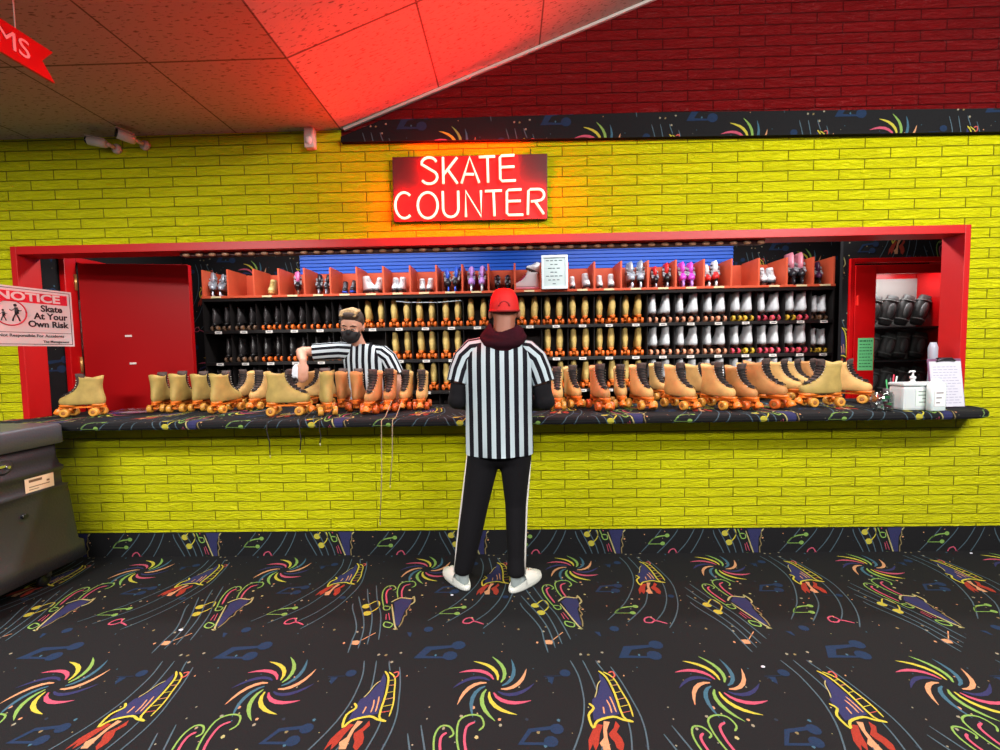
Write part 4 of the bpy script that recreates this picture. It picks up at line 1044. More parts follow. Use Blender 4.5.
mb = MB(); mb.loft([[V((w_*math.copysign(abs(math.cos(a))**.4, math.cos(a)), d2*math.copysign(abs(math.sin(a))**.5, math.sin(a)), z)) for a in [2*math.pi*q/24 for q in range(24)]] for w_, d2, z in ((.045, .018, 0), (.050, .022, .006), (.051, .022, .14), (.046, .020, .165), (.022, .016, .185), (.020, .015, .198))])
mb.build('body', mat('milky clear plastic', (214, 228, 228), .3, sub=.1), fb)
MB().bb(-.034, .034, -.0240, -.0225, .03, .135).build('label', mat('white label', (228, 226, 226), .5), fb)
mb = MB()
for i in range(3): mb.bb(-.024, .02-.01*i, -.0250, -.0243, .11-.03*i, .116-.03*i)
mb.build('printed_lines', mat('dark label print', (90, 84, 90), .6), fb)
tag(fb, 'flat milky bottle with a white label at the front edge of the counter', 'bottle')
c5 = at(882, 405, -.175); jar = empty('glass_jar', (c5.x, -.175, ZC+.0022))
MB().lathe([(0, .002), (.052, .002), (.056, .01), (.056, .10), (.050, .108), (.050, .118), (.048, .118), (.048, .106), (.0525, .10), (.0525, .014), (0, .008)], n=26).build('glass', clearp, jar)
mb = MB(); rp = random.Random(4)
for i in range(16):
    a = rp.uniform(0, 6.28); r_ = rp.uniform(.005, .032); mb.box((r_*math.cos(a), r_*math.sin(a), .02+.005*i), (.036, .010, .014), i % 4, Matrix.Rotation(a, 3, 'Z') @ Matrix.Rotation(rp.uniform(-.5, .5), 3, 'Y'))
mb.build('wrapped_sweets', [mat('white wrapper', (226, 226, 226), .4), mat('green wrapper', (60, 160, 90), .4), mat('maroon wrapper', (120, 40, 60), .4), mat('silver wrapper', (160, 170, 176), .3, .6)], jar)
tag(jar, 'small clear jar of wrapped bits beside the last tan skate', 'jar')
c6 = at(890, 402, .10); pc = empty('pen_cup', (c6.x, .10, ZC+.0022))
MB().lathe([(0, 0), (.036, 0), (.040, .11), (.037, .11), (.034, .006), (0, .006)], n=20).build('cup', mat('dark cup', (60, 52, 54), .4), pc)
for i, (dx, dy, c, nm) in enumerate(((-.02, .0, (40, 150, 80), 'green'), (.008, .01, (50, 60, 60), 'dark'), (.022, -.006, (200, 220, 210), 'pale'), (.0, -.015, (190, 30, 60), 'red'))):
    MB().cyl((dx*.5, dy*.5, .008), (dx*1.5, dy*1.5, .17+.012*i), .0042, n=8).build('pen', mat('%s pen' % nm, c, .4), pc)
tag(pc, 'dark cup of pens behind the clear jar', 'cup')
c7 = cpos(872, 401); tp = empty('tape_roll', (c7.x, c7.y-.02, ZC+.0022))
MB().lathe([(.020, 0), (.036, 0), (.036, .028), (.020, .028), (.020, 0)], n=24).build('roll', mat('white tape', (232, 232, 236), .5), tp)
MB().lathe([(.014, .002), (.0199, .002), (.0199, .026), (.014, .026), (.014, .002)], n=20).build('core', mat('grey core', (120, 116, 112), .7), tp)
tag(tp, 'small white roll between the last tan skate and the jar', 'tape roll')
# leaflets in a plastic bag, left
c8 = cpos(128, 413); lf = empty('leaflet_bag', (c8.x, c8.y+.03, ZC+.0022), R(10))
mb = MB(); rp = random.Random(12); N_ = 16; M_ = 8; vs = []; fs = []
for j in range(M_+1):
    for i in range(N_+1):
        e_ = min(1, 4*min(i/N_, 1-i/N_), 4*min(j/M_, 1-j/M_)); vs.append(V(((i/N_-.5)*.31+rp.uniform(-.006, .006), (j/M_-.5)*.16+rp.uniform(-.005, .005), .003+e_*(.016+rp.uniform(0, .010)))))
for j in range(M_):
    for i in range(N_): k = j*(N_+1)+i; fs.append((k, k+1, k+N_+2, k+N_+1))
mb.add(vs, fs, 0, False)
mb.build('plastic_film', thin_glass('glossy clear film', (.85, .84, .9), .45, .22), lf)
for i, (x, y, c, nm) in enumerate(((-.12, .0, (90, 110, 220), 'blue'), (-.03, .02, (236, 228, 240), 'white'), (.06, -.02, (226, 170, 196), 'pink'), (.12, .02, (232, 226, 236), 'pale'))):
    q = MB(); q.box((x*.78, y*.8, .0016+.0004*i), (.085, .10, .0012), M=Matrix.Rotation(.3*i-.4, 3, 'Z')); q.build('leaflet', mat('%s leaflet' % nm, c, .5), lf)
tag(lf, 'clear bag of white, blue and pink leaflets lying right of the leftmost skate', 'bag')
c9 = cpos(119, 406); rdp = empty('red_pouch', (c9.x, c9.y+.10, ZC+.0022))
MB().bb(-.07, .07, -.03, .03, 0, .018).build('pouch', mat('bright red cloth', (226, 16, 30), .6), rdp, .006)
MB().cyl((-.06, -.005, .0195), (.06, -.005, .0195), .0022, n=6).build('zip', mat('dark zip', (60, 10, 14), .5), rdp)
tag(rdp, 'small flat red pouch behind the bag of leaflets', 'pouch')

# ================================================================ ROLLING CART, lower left
gp = mat('grey moulded plastic', (38, 38, 42), .42, bump=.15, bscale=90, noise=.06, nscale=8); gpl = mat('lighter grey lid', (70, 73, 80), .4, bump=.12, bscale=90); chrome = mat('chrome', (200, 200, 205), .15, .95)
cx0, cx1, cy0, cy1 = -3.42, -2.80, -1.30, -.285
cart = empty('rolling_cart', ((cx0+cx1)/2, (cy0+cy1)/2, 0)); ox, oy = (cx0+cx1)/2, (cy0+cy1)/2
hw, hd = (cx1-cx0)/2, (cy1-cy0)/2
def rr_(x, y, z, r=.03, n=5):
    o = []
    for sx_, sy_, a0 in ((1, -1, -90), (1, 1, 0), (-1, 1, 90), (-1, -1, 180)):
        for k in range(n): a = R(a0+90*k/(n-1)); o.append(V((sx_*(x-r)+r*math.cos(a), sy_*(y-r)+r*math.sin(a), z)))
    return o
mb = MB(); prof = [(-.045, .13), (-.052, .135), (-.046, .235), (-.030, .25), (-.012, .56), (-.008, .61), (-.012, .615), (.008, .625), (.010, .70), (.0, .715), (.0, .735), (.012, .75), (.020, .80), (.022, .875)]
mb.loft([rr_(hw-i_, hd-i_, z) for i_, z in prof]); mb.build('body', gp, cart)
mb = MB(); mb.loft([rr_(hw-.006, hd-.006, .876), rr_(hw+.004, hd+.004, .880), rr_(hw+.002, hd+.002, .985), rr_(hw-.008, hd-.008, 1.0)]); mb.build('lid', gpl, cart)
for yy, zz in ((.185, .805), (-.30, .805)):
    lt = MB(); lt.lathe([(0, 0), (.040, 0), (.044, .004), (.034, .006), (.030, .0035), (0, .0035)], axis='X', n=24); lo = lt.build('latch_recess', mat('dark recess', (50, 50, 54), .5), cart, 0, (hw-.0125, yy, zz))
    q = MB(); q.bb(.004, .014, -.028, .006, -.004, .012); q.cyl((.005, .014, -.004), (.020, .014, -.004), .010, n=12); q.build('latch', chrome, lo, .002)
q = MB(); q.bb(hw-.0090, hw-.0070, 0, .155, .61, .70); me = q.mesh('sticker', [mat('cream sticker', (224, 204, 170), .5)], .0005); st = link('sticker', me, cart, (.003, hd-.23, .005))
q = MB(); q.bb(hw-.0071, hw-.0062, .02, .09, .675, .69); q.bb(hw-.0071, hw-.0062, .02, .13, .645, .65); q.bb(hw-.0071, hw-.0062, .02, .07, .63, .634); q.bb(hw-.0071, hw-.0062, .115, .130, .66, .67); q.build('sticker_print', mat('brown print', (110, 84, 60), .6), st)
for yy in (.24, -.2):
    q = MB(); q.cyl((hw, 0, 0), (hw+.032, 0, 0), .014, n=14); q.build('round_knob', blk2, cart, 0, (0, yy, .505))
for sx_ in (-1, 1):
    for sy_ in (-1, 1):
        ca = MB(); ca.cyl((0, 0, .115), (0, 0, .13), .034, n=14); ca.bb(-.022, .022, -.006, .02, .055, .116); co = ca.build('caster', steel, cart, 0, (sx_*(hw-.09), sy_*(hd-.09), 0))
        MB().lathe([(0, -.012), (.028, -.013), (.036, -.008), (.037, 0), (.036, .008), (.028, .013), (0, .012)], (0, 0, 0), axis='X', n=18).build('caster_wheel', blk2, co, 0, (0, -.01, .037))
tag(cart, 'grey moulded rolling cart with a lid and cream sticker at the left edge', 'cart')
# scraps on the carpet
for px, py, r_, lab in ((181, 631, .010, 'white scrap of paper on the carpet at the left'), (971, 554, .008, 'tiny white crumb by the skirting at the far right'), (763, 668, .008, 'small white fleck on the carpet right of centre'), (452, 596, .008, 'small pale crumb on the carpet below the left shoe')):
    p_ = onz(px, py, 0); q = MB()
    q.ell((0, 0, .004), (r_*1.2, r_*.8, .0035), 8, 5); o = q.build('paper_scrap', paper, None, 0, (p_.x, p_.y, .0022)); tag(o, lab, 'litter', 'scraps on the carpet')
# ================================================================ PEOPLE
def fuse(mb, m, voxel=.007, it=5):
    o = link('tmp', mb.mesh('tmp', m))
    rm = o.modifiers.new('r', 'REMESH'); rm.mode = 'VOXEL'; rm.voxel_size = voxel; rm.use_smooth_shade = True
    sm = o.modifiers.new('s', 'SMOOTH'); sm.iterations = it; sm.factor = .5
    dg = bpy.context.evaluated_depsgraph_get()
    me = bpy.data.meshes.new_from_object(o.evaluated_get(dg)); bpy.data.objects.remove(o)
    for p in me.polygons: p.use_smooth = True
    if not me.materials: me.materials.append(m)
    return me
def onto(name, me, root, parent=None):
    me.transform(Matrix.Translation(-root.location)); me.name = name
    return link(name, me, parent or root)
def ellr(cx, cy, z, w, d, n=40, p=1.0):
    o = []
    for k in range(n):
        a = 2*math.pi*k/n; c, s = math.cos(a), math.sin(a)
        o.append(V((cx+w*math.copysign(abs(c)**p, c), cy+d*math.copysign(abs(s)**p, s), z)))
    return o
def hand(mb, w, d, nrm, side, curl=.5, s=1.0):
    """palm and five fingers; D points from the wrist to the fingertips, NRM out of the back of the hand, SIDE towards the thumb"""
    w = V(w); d = V(d).normalized(); nrm = V(nrm); nrm = (nrm-d*nrm.dot(d)).normalized(); side = V(side); side = (side-d*side.dot(d)-nrm*side.dot(nrm)).normalized()
    M = Matrix((d, side, nrm)).transposed()
    mb.ell(w+d*.045*s, (.050*s, .040*s, .017*s), 14, 8, M=M)
    mb.tube([w-d*.03*s, w+d*.02*s, w+d*.05*s], [.026*s, .026*s, .024*s], 10, flat=.75)
    for i, (off, L) in enumerate(((.028, .072), (.010, .080), (-.009, .075), (-.027, .058))):
        p0 = w+d*.070*s+side*off*s; c = curl*(1+.12*i); pts = [p0]; dd = d.copy(); p = p0.copy()
        for k, f_ in enumerate((.45, .30, .25)):
            dd = (dd-nrm*c*(.35 if k == 0 else .7)).normalized(); p = p+dd*L*f_*s; pts.append(p.copy())
        mb.tube(pts, [.0098*s, .0092*s, .0085*s, .0068*s], 8); mb.ell(pts[-1], .0066*s, 8, 6)
    p0 = w+d*.018*s+side*.026*s; p1 = p0+(d*.45+side*.75-nrm*.25).normalized()*.034*s; p2 = p1+(d*.85+side*.25-nrm*.35).normalized()*.030*s; p3 = p2+(d*.95-nrm*.35).normalized()*.022*s
    mb.tube([p0, p1, p2, p3], [.014*s, .0115*s, .0105*s, .008*s], 8); mb.ell(p3, .0078*s, 8, 6)
skin1 = mat('skin warm brown', (150, 92, 70), .5, sub=.08, bump=.05, bscale=200); skin2 = mat('skin light', (206, 150, 126), .5, sub=.1, bump=.04, bscale=200)
stripes = stripe_mat('referee stripes', (196, 208, 216)); blkcloth = mat('black cloth', (15, 14, 18), .85, spec=.2, bump=.2, bscale=40); maroon = mat('dark maroon fleece', (48, 14, 24), .9, spec=.1, bump=.3, bscale=50, noise=.2, nscale=12)
def torso_shirt(rings, per, cols=None):
    mb = MB(); n = len(rings[0])
    mb.loft(rings, 0, True, False, False, True)
    # stripes run straight up the cloth: u follows x
    fi = 0
    for f in range(len(mb.f)):
        mb.uv[f] = [((mb.v[i].x)/per, mb.v[i].z) for i in mb.f[f]]
    return mb
def sleeve(mb, pts, rad, N=9, ph=0):
    n = 28; T = MB(); T.tube(pts, rad, n, 0, True, False)
    k = len(mb.v); mb.v += T.v
    for q, f in enumerate(T.f):
        mb.f.append([k+i for i in f]); mb.mi.append(0); mb.sm.append(True)
        c0 = q % n; us = [c0/n*N, (c0+1)/n*N, (c0+1)/n*N, c0/n*N]; mb.uv.append([(u+ph, 0) for u in us])

# ---------------------------------------------------------------- customer, seen from behind
cu = empty('person', (-.14, -.42, 0)); cx = -.062
b = MB()
b.loft([ellr(cx, -.43, .80, .155, .10), ellr(cx, -.43, .95, .15, .10), ellr(cx+.005, -.42, 1.15, .165, .10), ellr(cx+.01, -.41, 1.32, .17, .10), ellr(cx+.02, -.41, 1.41, .13, .07), ellr(cx+.03, -.41, 1.46, .06, .055)])
b.ell((cx, -.43, .83), (.155, .105, .11), 20, 12)
b.tube([(cx+.03, -.415, 1.42), (-.025, -.405, 1.50), (-.022, -.395, 1.60)], [.070, .066, .062], 14)
b.ell((-.022, -.385, 1.665), (.074, .092, .098), 20, 14); b.ell((-.022, -.345, 1.615), (.054, .062, .060), 16, 10)
for sx_ in (-1, 1): b.ell((-.022+sx_*.083, -.385, 1.612), (.012, .022, .030), 10, 8)
b.ell((-.022, -.290, 1.64), (.013, .018, .022), 8, 6)
LS, RS = V((-.245, -.425, 1.385)), V((.130, -.425, 1.375)); LE, RE = V((-.300, -.455, 1.125)), V((.205, -.455, 1.110)); LW, RW = V((-.185, -.185, 1.060)), V((.105, -.185, 1.055))
for S_, E_, W_, sx_ in ((LS, LE, LW, 1), (RS, RE, RW, -1)):
    b.tube([S_-V((S_.x+.06, 0, 0))*.15, S_, (S_+E_)/2, E_], [.05, .050, .042, .036], 14); b.tube([E_, (E_*.6+W_*.4), W_], [.036, .034, .027], 12)
    hand(b, W_+V((sx_*.012, .02, -.005)), (sx_*.45, .85, -.12), (0, 0, 1), (sx_*1, -.3, 0), .35)
HL, HR = V((-.15, -.43, .82)), V((.028, -.43, .82)); KL, KR = V((-.212, -.425, .50)), V((.026, -.42, .50)); AL, AR = V((-.290, -.425, .10)), V((.022, -.455, .10))
for H_, K_, A_ in ((HL, KL, AL), (HR, KR, AR)):
    b.tube([H_, (H_+K_)/2, K_], [.078, .060, .046], 16); b.tube([K_, (K_*.65+A_*.35), A_], [.046, .040, .024], 14)
fd = {0: V((-.16, .20, 0)).normalized(), 1: V((.165, .17, 0)).normalized()}
for k, A_ in enumerate((AL, AR)): b.tube([A_, A_+V((0, 0, -.055)), A_+V((0, 0, -.064))+fd[k]*.08, A_+V((0, 0, -.066))+fd[k]*.15], [.024, .023, .023, .020], 12)
onto('body', fuse(b, skin1), cu)
# shirt
rings = [ellr(cx, -.435, z, w_, d_, 44) if True else None for z, w_, d_ in ((.812, .196, .138), (.825, .197, .138), (.92, .195, .136), (1.05, .192, .134), (1.16, .196, .136), (1.26, .203, .137))]
rings += [ellr(cx+.004, -.430, 1.34, .210, .134, 44), ellr(cx+.006, -.425, 1.395, .205, .118, 44), ellr(cx+.01, -.42, 1.435, .170, .10, 44), ellr(cx+.016, -.418, 1.462, .120, .086, 44), ellr(cx+.022, -.415, 1.482, .082, .076, 44)]
for ri, r_ in enumerate(rings):       # soft folds in the back of the cloth
    for k, p in enumerate(r_):
        a = 2*math.pi*k/44; amp = .006*max(0, 1-ri/6)
        p.y += amp*math.sin(5*a+ri*.7)
sh_ = torso_shirt(rings, .0508)
sleeve(sh_, [(-.13, -.42, 1.41), (-.205, -.425, 1.40), (-.248, -.43, 1.355), (-.275, -.44, 1.29), (-.292, -.45, 1.225)], [.075, .074, .073, .070, .067], 9)
sleeve(sh_, [(.03, -.42, 1.40), (.105, -.425, 1.39), (.150, -.43, 1.345), (.176, -.44, 1.28), (.196, -.45, 1.215)], [.075, .074, .073, .070, .067], 9, .3)
shirt = onto('shirt', sh_.mesh('shirt', stripe_mat('shade toned referee stripes', (174, 188, 195))), cu)  # pale stripes toned down from the clerk's, shade on the back put into colour
# undersleeves
for S_, E_, W_, x_ in ((LS, LE, LW, -1), (RS, RE, RW, 1)):
    q = MB(); q.tube([S_*.35+E_*.65+V((x_*.002, 0, 0)), E_*.9+S_*.1, E_, E_*.7+W_*.3, W_], [.054, .052, .054, .052, .038], 18)
    q.ell(E_, .055, 14, 10)
    onto('undersleeve', fuse(q, blkcloth, .009, 3), cu)
# trousers
q = MB()
q.ell((cx, -.43, .85), (.170, .118, .13), 24, 14)
for H_, K_, A_, r1, r2 in ((HL, KL, AL, .088, .078), (HR, KR, AR, .080, .062)):
    q.tube([H_, (H_+K_)/2, K_, K_*.6+A_*.4, K_*.25+A_*.75, A_+V((0, 0, .012)), A_+V((0, .0, -.008))], [.100, r1, r2, r2*.92, r2*.80, .056, .050], 20)
tr = onto('trousers', fuse(q, blkcloth, .010, 3), cu)
wst = mat('white side stripe', (222, 216, 210), .6)
for H_, K_, A_, x_, rr1 in ((HL, KL, AL, -1, (.093, .086, .078, .064, .05)), (HR, KR, AR, 1, (.088, .078, .064, .054, .05))):
    pts = [H_*.97+K_*.03, (H_+K_)/2, K_, K_*.4+A_*.6, A_]
    q = MB(); q.tube([p+V((x_*(r_+.001), -.012, 0)) for p, r_ in zip(pts, rr1)], .0065, 8, flat=.8); onto('side_stripe', q.mesh('side_stripe', wst), cu, tr).matrix_parent_inverse = Matrix()
# clogs and socks
clog = mat('white rubber clog', (226, 226, 218), .45); sock = mat('grey sock', (150, 160, 160), .85)
for k, A_ in enumerate((AL, AR)):
    d = fd[k]; sd = V((-d.y, d.x, 0)); O = V((A_.x, A_.y, 0))
    def P(x, y, z): return O+d*x+sd*y+V((0, 0, z))
    def er(z, xh, xt, wh_, wt, sc=1): return [P(p.x, p.y, p.z if z < .03 else .024+(p.z-.024)*(.25+.75*min(1, max(0, (p.x+.04)/.09)))) for p in ering(z, xh, xt, wh_, wt, 24, sc)]
    q = MB(); q.loft([er(.001, -.050, .205, .036, .048), er(.010, -.056, .214, .040, .052), er(.024, -.057, .214, .041, .053), er(.045, -.054, .205, .041, .052), er(.062, -.050, .170, .040, .050)], 0, True, True, False)
    q.loft([er(.062, -.050, .170, .040, .050), er(.060, -.043, .160, .033, .043), er(.030, -.040, .16, .03, .04)], 0, True, False, True)
    cl = onto('shoe', q.mesh('shoe', clog), cu)
    q = MB(); rings = []
    for i in range(9):   # the vamp, a dome over the front of the foot
        t = i/8; x = .040+t*.165; h = .098*(1-.55*t**2.2)*math.sqrt(max(.02, 1-t**6)); w_ = .053*math.sqrt(max(.03, 1-t**5))
        rings.append([P(x, w_*math.cos(a), .030+(h-.030)*max(0, math.sin(a))**.8) for a in [math.pi*j/14 for j in range(15)]])
    q.loft(rings, 0, True, False, True, False)
    onto('vamp', q.mesh('vamp', clog), cu, cl)
    q = MB()
    for i in range(7): x = .09+.018*(i % 4); q.ell(P(x, -.02+.020*(i//3), .101-.35*(x-.07)**1.1), (.0035, .0035, .002), 6, 4)
    onto('vent_hole', q.mesh('vent_hole', blkcloth), cu, cl)
    q = MB(); q.tube([P(0, 0, .112), P(-.004, 0, .07), P(-.006, 0, .045), P(.02, 0, .034)], [.034, .031, .031, .026], 16); q.tube([P(.0, 0, .045), P(.10, 0, .045)], [.030, .030], 12)
    onto('sock', fuse(q, sock, .008, 3), cu)
# hood bunched round the neck
q = MB()
for i, (zz, r1, r2, th, dy) in enumerate(((1.462, .112, .092, .024, -.015), (1.490, .098, .082, .022, -.006), (1.512, .086, .072, .017, 0), (1.528, .076, .066, .011, .004))):
    pts = []
    for j in range(25):
        a = 2*math.pi*j/24; back = max(0, -math.sin(a)); pts.append(V((-.030+r1*math.cos(a), -.415+dy+r2*math.sin(a)-.018*back, zz+.020*abs(math.cos(a))**2-.030*back+.006*math.sin(3*a+i*1.7))))
    q.tube(pts, th, 10)
q.ell((-.035, -.500, 1.440), (.110, .036, .044), 18, 10); q.ell((-.035, -.512, 1.412), (.062, .030, .036), 16, 10)
onto('hood', fuse(q, maroon, .008, 3), cu)
# cap worn backwards, short hair under it
q = MB(); rings = []
for i in range(10):
    t = i/9; a = t*math.pi/2*.97; rr1 = math.cos(a)
    rings.append([V((-.022+.0860*rr1**.62*math.cos(b_), -.388+.104*rr1**.62*math.sin(b_), 1.638+.124*math.sin(a)+.012*math.sin(b_)*rr1)) for b_ in [2*math.pi*j/32 for j in range(32)]])
q.loft(rings, 0, True, False, True); 
redcap = mat('red cap cloth', (206, 16, 16), .7, bump=.15, bscale=60)
cap = onto('cap', q.mesh('cap', redcap), cu)
q = MB(); q.tube([V((-.022+.0865*math.cos(b_), -.388+.1045*math.sin(b_), 1.634+.012*math.sin(b_))) for b_ in [2*math.pi*j/32 for j in range(33)]], .0062, 8)
q.tube([V((-.022+.030*math.cos(b_), -.491+.006*math.sin(b_), 1.650+.026*math.sin(b_))) for b_ in [math.pi*j/10 for j in range(11)]], .0045, 6)
onto('cap_band', q.mesh('cap_band', mat('dark red cap band', (150, 10, 14), .7)), cu, cap)
q = MB(); q.loft([[V((-.022+.075*math.cos(a)*k_, -.300+yo+.06*math.sin(a), 1.640-.02*k_*math.sin(a)**2)) for a in [math.pi*j/12 for j in range(13)]] for k_, yo in ((.95, .0), (1.0, .002))]+[[V((-.022+.070*math.cos(a), -.302, 1.637)) for a in [math.pi*j/12 for j in range(13)]]], 0, True, True, True, False)
onto('cap_brim', q.mesh('cap_brim', redcap), cu, cap)
q = MB(); q.ell((-.022, -.393, 1.632), (.0750, .0925, .030), 24, 12)
onto('hair', fuse(q, mat('short dark hair', (84, 54, 42), .9, bump=.4, bscale=300), .006, 1), cu)
tag(cu, 'person seen from behind in red cap, striped referee shirt, black trousers and white clogs', 'person')

# ---------------------------------------------------------------- clerk behind the counter
cl_ = empty('person', (-1.17, .62, 0)); hx_ = -1.17
b = MB()
b.loft([ellr(hx_, .63, .86, .145, .095), ellr(hx_, .63, 1.0, .135, .09), ellr(hx_, .62, 1.2, .150, .095), ellr(hx_, .60, 1.34, .160, .09), ellr(hx_-.01, .59, 1.42, .12, .065), ellr(hx_-.03, .57, 1.47, .055, .05)])
b.ell((hx_, .63, .86), (.15, .10, .10), 20, 12)
b.tube([(hx_-.02, .59, 1.40), (hx_-.045, .555, 1.48), (-1.238, .525, 1.56)], [.058, .052, .054], 14)
HM = Matrix.Translation((-1.243, .505, 1.610)) @ Matrix.Rotation(R(4), 4, 'Z') @ Matrix.Rotation(R(16), 4, 'X') @ Matrix.Rotation(R(4), 4, 'Y')
H3 = HM.to_3x3()
def hp(x, y, z): return HM @ V((x, y, z))
def he(mb, c, r, n=16, m=10): mb.ell(hp(*c), r, n, m, M=H3)
S_ = 1.06
he(b, (0, 0, .030), (.078*S_, .098*S_, .098*S_), 24, 16); he(b, (0, -.028, -.050), (.060*S_, .072*S_, .068*S_), 20, 14); he(b, (0, -.075, -.085), (.030, .030, .026))
he(b, (0, -.104, -.008), (.012, .020, .026), 10, 8); he(b, (0, -.112, -.020), (.016, .016, .012), 10, 8)
for sx_ in (-1, 1):
    he(b, (sx_*.083, .012, -.004), (.011, .022, .033), 12, 8); he(b, (sx_*.034, -.092, .030), (.026, .012, .009), 12, 8); he(b, (sx_*.034, -.086, .006), (.017, .014, .012), 12, 8); he(b, (sx_*.042, -.076, -.020), (.026, .02, .02), 12, 8)
ls = V((-1.335, .585, 1.415)); le = V((-1.665, .505, 1.425)); lw = V((-1.575, .350, 1.345))
rs_ = V((-1.010, .585, 1.395)); re = V((-.895, .580, 1.14)); rw = V((-.915, .560, .90))
for A_, B_, C_ in ((ls, le, lw), (rs_, re, rw)):
    b.tube([A_*.7+V((hx_, .6, 1.40))*.3, A_, (A_+B_)/2, B_], [.048, .050, .043, .037], 14); b.tube([B_, B_*.6+C_*.4, C_], [.038, .038, .025], 12)
hand(b, lw+V((.004, -.008, -.012)), (.10, -.30, -1), (.35, -.9, .25), (-1, -.3, 0), .55, 1.05)
hand(b, rw+V((0, 0, -.012)), (-.05, -.12, -1), (1, -.1, 0), (0, -1, 0), .35)
for sx_ in (-1, 1):
    H_, K_, A_ = V((hx_+sx_*.085, .63, .84)), V((hx_+sx_*.10, .63, .48)), V((hx_+sx_*.11, .65, .09))
    b.tube([H_, (H_+K_)/2, K_], [.080, .068, .052], 14); b.tube([K_, K_*.6+A_*.4, A_], [.052, .050, .034], 14); b.tube([A_, A_+V((0, -.02, -.05)), A_+V((0, -.13, -.062))], [.034, .034, .024], 12)
onto('body', fuse(b, skin2), cl_)
rings = [ellr(hx_, .63, .80, .172, .12, 44), ellr(hx_, .63, .95, .168, .118, 44), ellr(hx_, .625, 1.10, .170, .12, 44), ellr(hx_, .615, 1.24, .182, .122, 44), ellr(hx_, .605, 1.34, .190, .118, 44), ellr(hx_-.004, .60, 1.395, .180, .105, 44), ellr(hx_-.012, .592, 1.43, .150, .09, 44), ellr(hx_-.02, .585, 1.458, .110, .078, 44), ellr(hx_-.028, .578, 1.475, .078, .070, 44)]
sh_ = torso_shirt(rings, .0500)
sleeve(sh_, [(-1.22, .60, 1.405), (-1.30, .59, 1.418), (-1.38, .575, 1.425), (-1.47, .555, 1.420), (-1.575, .53, 1.412)], [.070, .074, .072, .070, .070], 9)
sleeve(sh_, [(-1.10, .60, 1.40), (-1.035, .59, 1.392), (-.985, .585, 1.35), (-.950, .58, 1.28), (-.922, .57, 1.215)], [.068, .072, .070, .069, .070], 9, .2)
onto('shirt', sh_.mesh('shirt', stripes), cl_)
q = MB(); q.tube([V((hx_-.028+.078*math.cos(a), .575+.068*math.sin(a)-(.012 if math.sin(a) < 0 else 0)*-math.sin(a)*-1, 1.480-.060*max(0, -math.sin(a))**1.6)) for a in [2*math.pi*j/28 for j in range(29)]], .0095, 8)
onto('collar', q.mesh('collar', blkcloth), cl_)
q = MB(); q.ell((hx_, .63, .88), (.162, .112, .12), 24, 14)
for sx_ in (-1, 1):
    H_, K_, A_ = V((hx_+sx_*.085, .63, .84)), V((hx_+sx_*.10, .63, .48)), V((hx_+sx_*.11, .65, .09)); q.tube([H_, (H_+K_)/2, K_, K_*.4+A_*.6, A_+V((0, 0, .01))], [.096, .082, .068, .060, .056], 18)
onto('trousers', fuse(q, blkcloth, .010, 3), cl_)
for sx_ in (-1, 1):
    q = MB(); O = V((hx_+sx_*.11, .655, 0)); q.loft([[O+V((p.y, -p.x, p.z)) for p in ering(z, a_, b_, c_, d_, 20)] for z, a_, b_, c_, d_ in ((.001, -.06, .21, .036, .046), (.03, -.065, .215, .040, .050), (.06, -.06, .17, .040, .046), (.09, -.055, .08, .040, .042))])
    onto('shoe', q.mesh('shoe', blk2), cl_)
# mask, eyes, brows, hair
mk = mat('black face mask', (20, 18, 22), .7, bump=.1, bscale=60)
q = MB(); he(q, (0, -.044, -.052), (.0695, .084, .068), 24, 16); he(q, (0, -.108, -.018), (.022, .023, .028), 14, 10); he(q, (.040, -.078, -.030), (.030, .026, .024), 12, 8); he(q, (-.040, -.078, -.030), (.030, .026, .024), 12, 8)
for sx_ in (-1, 1): q.tube([hp(sx_*.060, -.055, -.030), hp(sx_*.080, -.015, -.006), hp(sx_*.089, .012, .012)], .0028, 6); q.tube([hp(sx_*.058, -.050, -.075), hp(sx_*.082, -.010, -.040), hp(sx_*.088, .016, -.022)], .0028, 6)
onto('mask', fuse(q, mk, .0045, 2), cl_)
for sx_ in (-1, 1):
    q = MB(); he(q, (sx_*.034, -.0935, .0045), (.0135, .0085, .0052), 12, 8); e_ = onto('eye', q.mesh('eye', mat('eye white', (224, 214, 208), .3)), cl_)
    q = MB(); he(q, (sx_*.034, -.1010, .0030), (.0055, .0030, .0040), 10, 6); onto('iris', q.mesh('iris', mat('dark iris', (34, 22, 18), .2)), cl_, e_)
    q = MB(); q.tube([hp(sx_*.018, -.1025, .0080), hp(sx_*.034, -.1040, .0095), hp(sx_*.050, -.0935, .0070)], .0018, 6); onto('eyelid', q.mesh('eyelid', mat('dark lashes', (40, 26, 22), .7)), cl_, e_)
    q = MB(); q.tube([hp(sx_*.014, -.108, .030), hp(sx_*.034, -.1085, .037), hp(sx_*.056, -.092, .031)], [.003, .0045, .0025], 7); onto('eyebrow', q.mesh('eyebrow', mat('brown brow', (60, 38, 26), .8)), cl_)
hair1 = mat('brown hair', (66, 48, 38), .7, bump=.5, bscale=150, noise=.3, nscale=60)
q = MB(); he(q, (0, .016, .062), (.088, .108, .090), 26, 16); he(q, (0, -.060, .108), (.070, .048, .034), 16, 10)
for sx_ in (-1, 1): he(q, (sx_*.076, .018, .040), (.014, .040, .045), 12, 8)
he(q, (0, .070, .01), (.070, .048, .065), 16, 10)
hm = onto('hair', fuse(q, hair1, .006, 2), cl_)
q = MB()
for i in range(9):
    x = -.060+.014*i; q.tube([hp(x+.015, -.010, .156-abs(x)*.3), hp(x, -.062, .148-abs(x)*.3), hp(x-.006, -.098, .112-abs(x)*.2)], [.010, .014, .007], 8)
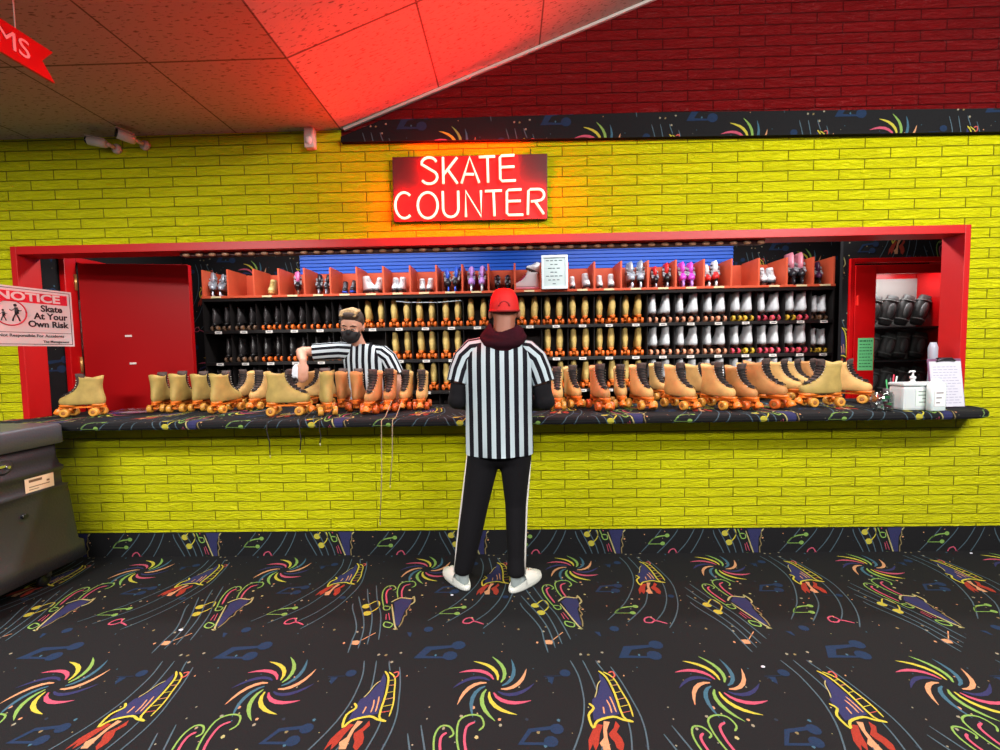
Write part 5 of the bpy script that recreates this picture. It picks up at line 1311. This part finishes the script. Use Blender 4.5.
onto('fringe', fuse(q, mat('blond streaked hair', (168, 134, 88), .65, bump=.4, bscale=150, noise=.25, nscale=70), .005, 2), cl_, hm)
tag(cl_, 'person behind the counter in striped referee shirt and black mask, reaching over the skates', 'person')
# cloth in the clerk's hand
q = MB(); q.ell((0, 0, 0), (.036, .022, .050), 14, 10); q.ell((-.020, -.004, -.022), (.026, .018, .034), 12, 8); q.ell((.012, -.006, -.036), (.020, .016, .026), 12, 8)
me = fuse(q, mat('white cloth', (226, 232, 242), .8, bump=.5, bscale=40), .006, 1); o = link('cleaning_cloth', me); o.location = (-1.615, .325, 1.275)
tag(o, 'crumpled white cloth held in the clerk\'s right hand', 'cloth')

# ================================================================ LIGHT
def area(name, loc, sx_, sy_, power, col, aim=None):
    l = bpy.data.lights.new(name, 'AREA'); l.shape = 'RECTANGLE'; l.size = sx_; l.size_y = sy_; l.energy = power; l.color = col
    o = bpy.data.objects.new(name, l); COL.objects.link(o); o.location = loc
    if aim is not None: o.rotation_euler = (V(aim)-V(loc)).to_track_quat('-Z', 'Y').to_euler()
    return o
area('hall_light_left', (-2.9, -2.5, 2.86), 1.2, .6, 178, (1, .98, .93))
area('hall_light_right', (3.3, -2.6, 3.25), 1.2, .6, 138, (1, .98, .93), (3.1, -1.2, 0))
area('hall_light_vault', (1.9, -2.9, 3.72), 1.2, .5, 84, (1, .98, .95), (1.4, 0, 2.6))
area('hall_fill_rear', (-.6, -4.3, 2.92), 3.2, .6, 460, (1, .98, .95))  # added fill from behind the camera, lifts the dark under the counter
area('booth_light_left', (-1.6, .60, 2.66), 2.4, .16, 50, (1, .97, .95))
area('booth_light_right', (1.6, .60, 2.66), 2.4, .16, 50, (1, .97, .95))
w = bpy.data.worlds.new('world'); SC.world = w; w.use_nodes = True
w.node_tree.nodes['Background'].inputs['Color'].default_value = (.75, .78, .85, 1); w.node_tree.nodes['Background'].inputs['Strength'].default_value = .095
vs_ = SC.view_settings; SC.display_settings.display_device = 'sRGB'
vs_.view_transform = 'Standard'; vs_.look = 'None'; vs_.exposure = 0.0; vs_.gamma = 1; vs_.use_curve_mapping = False
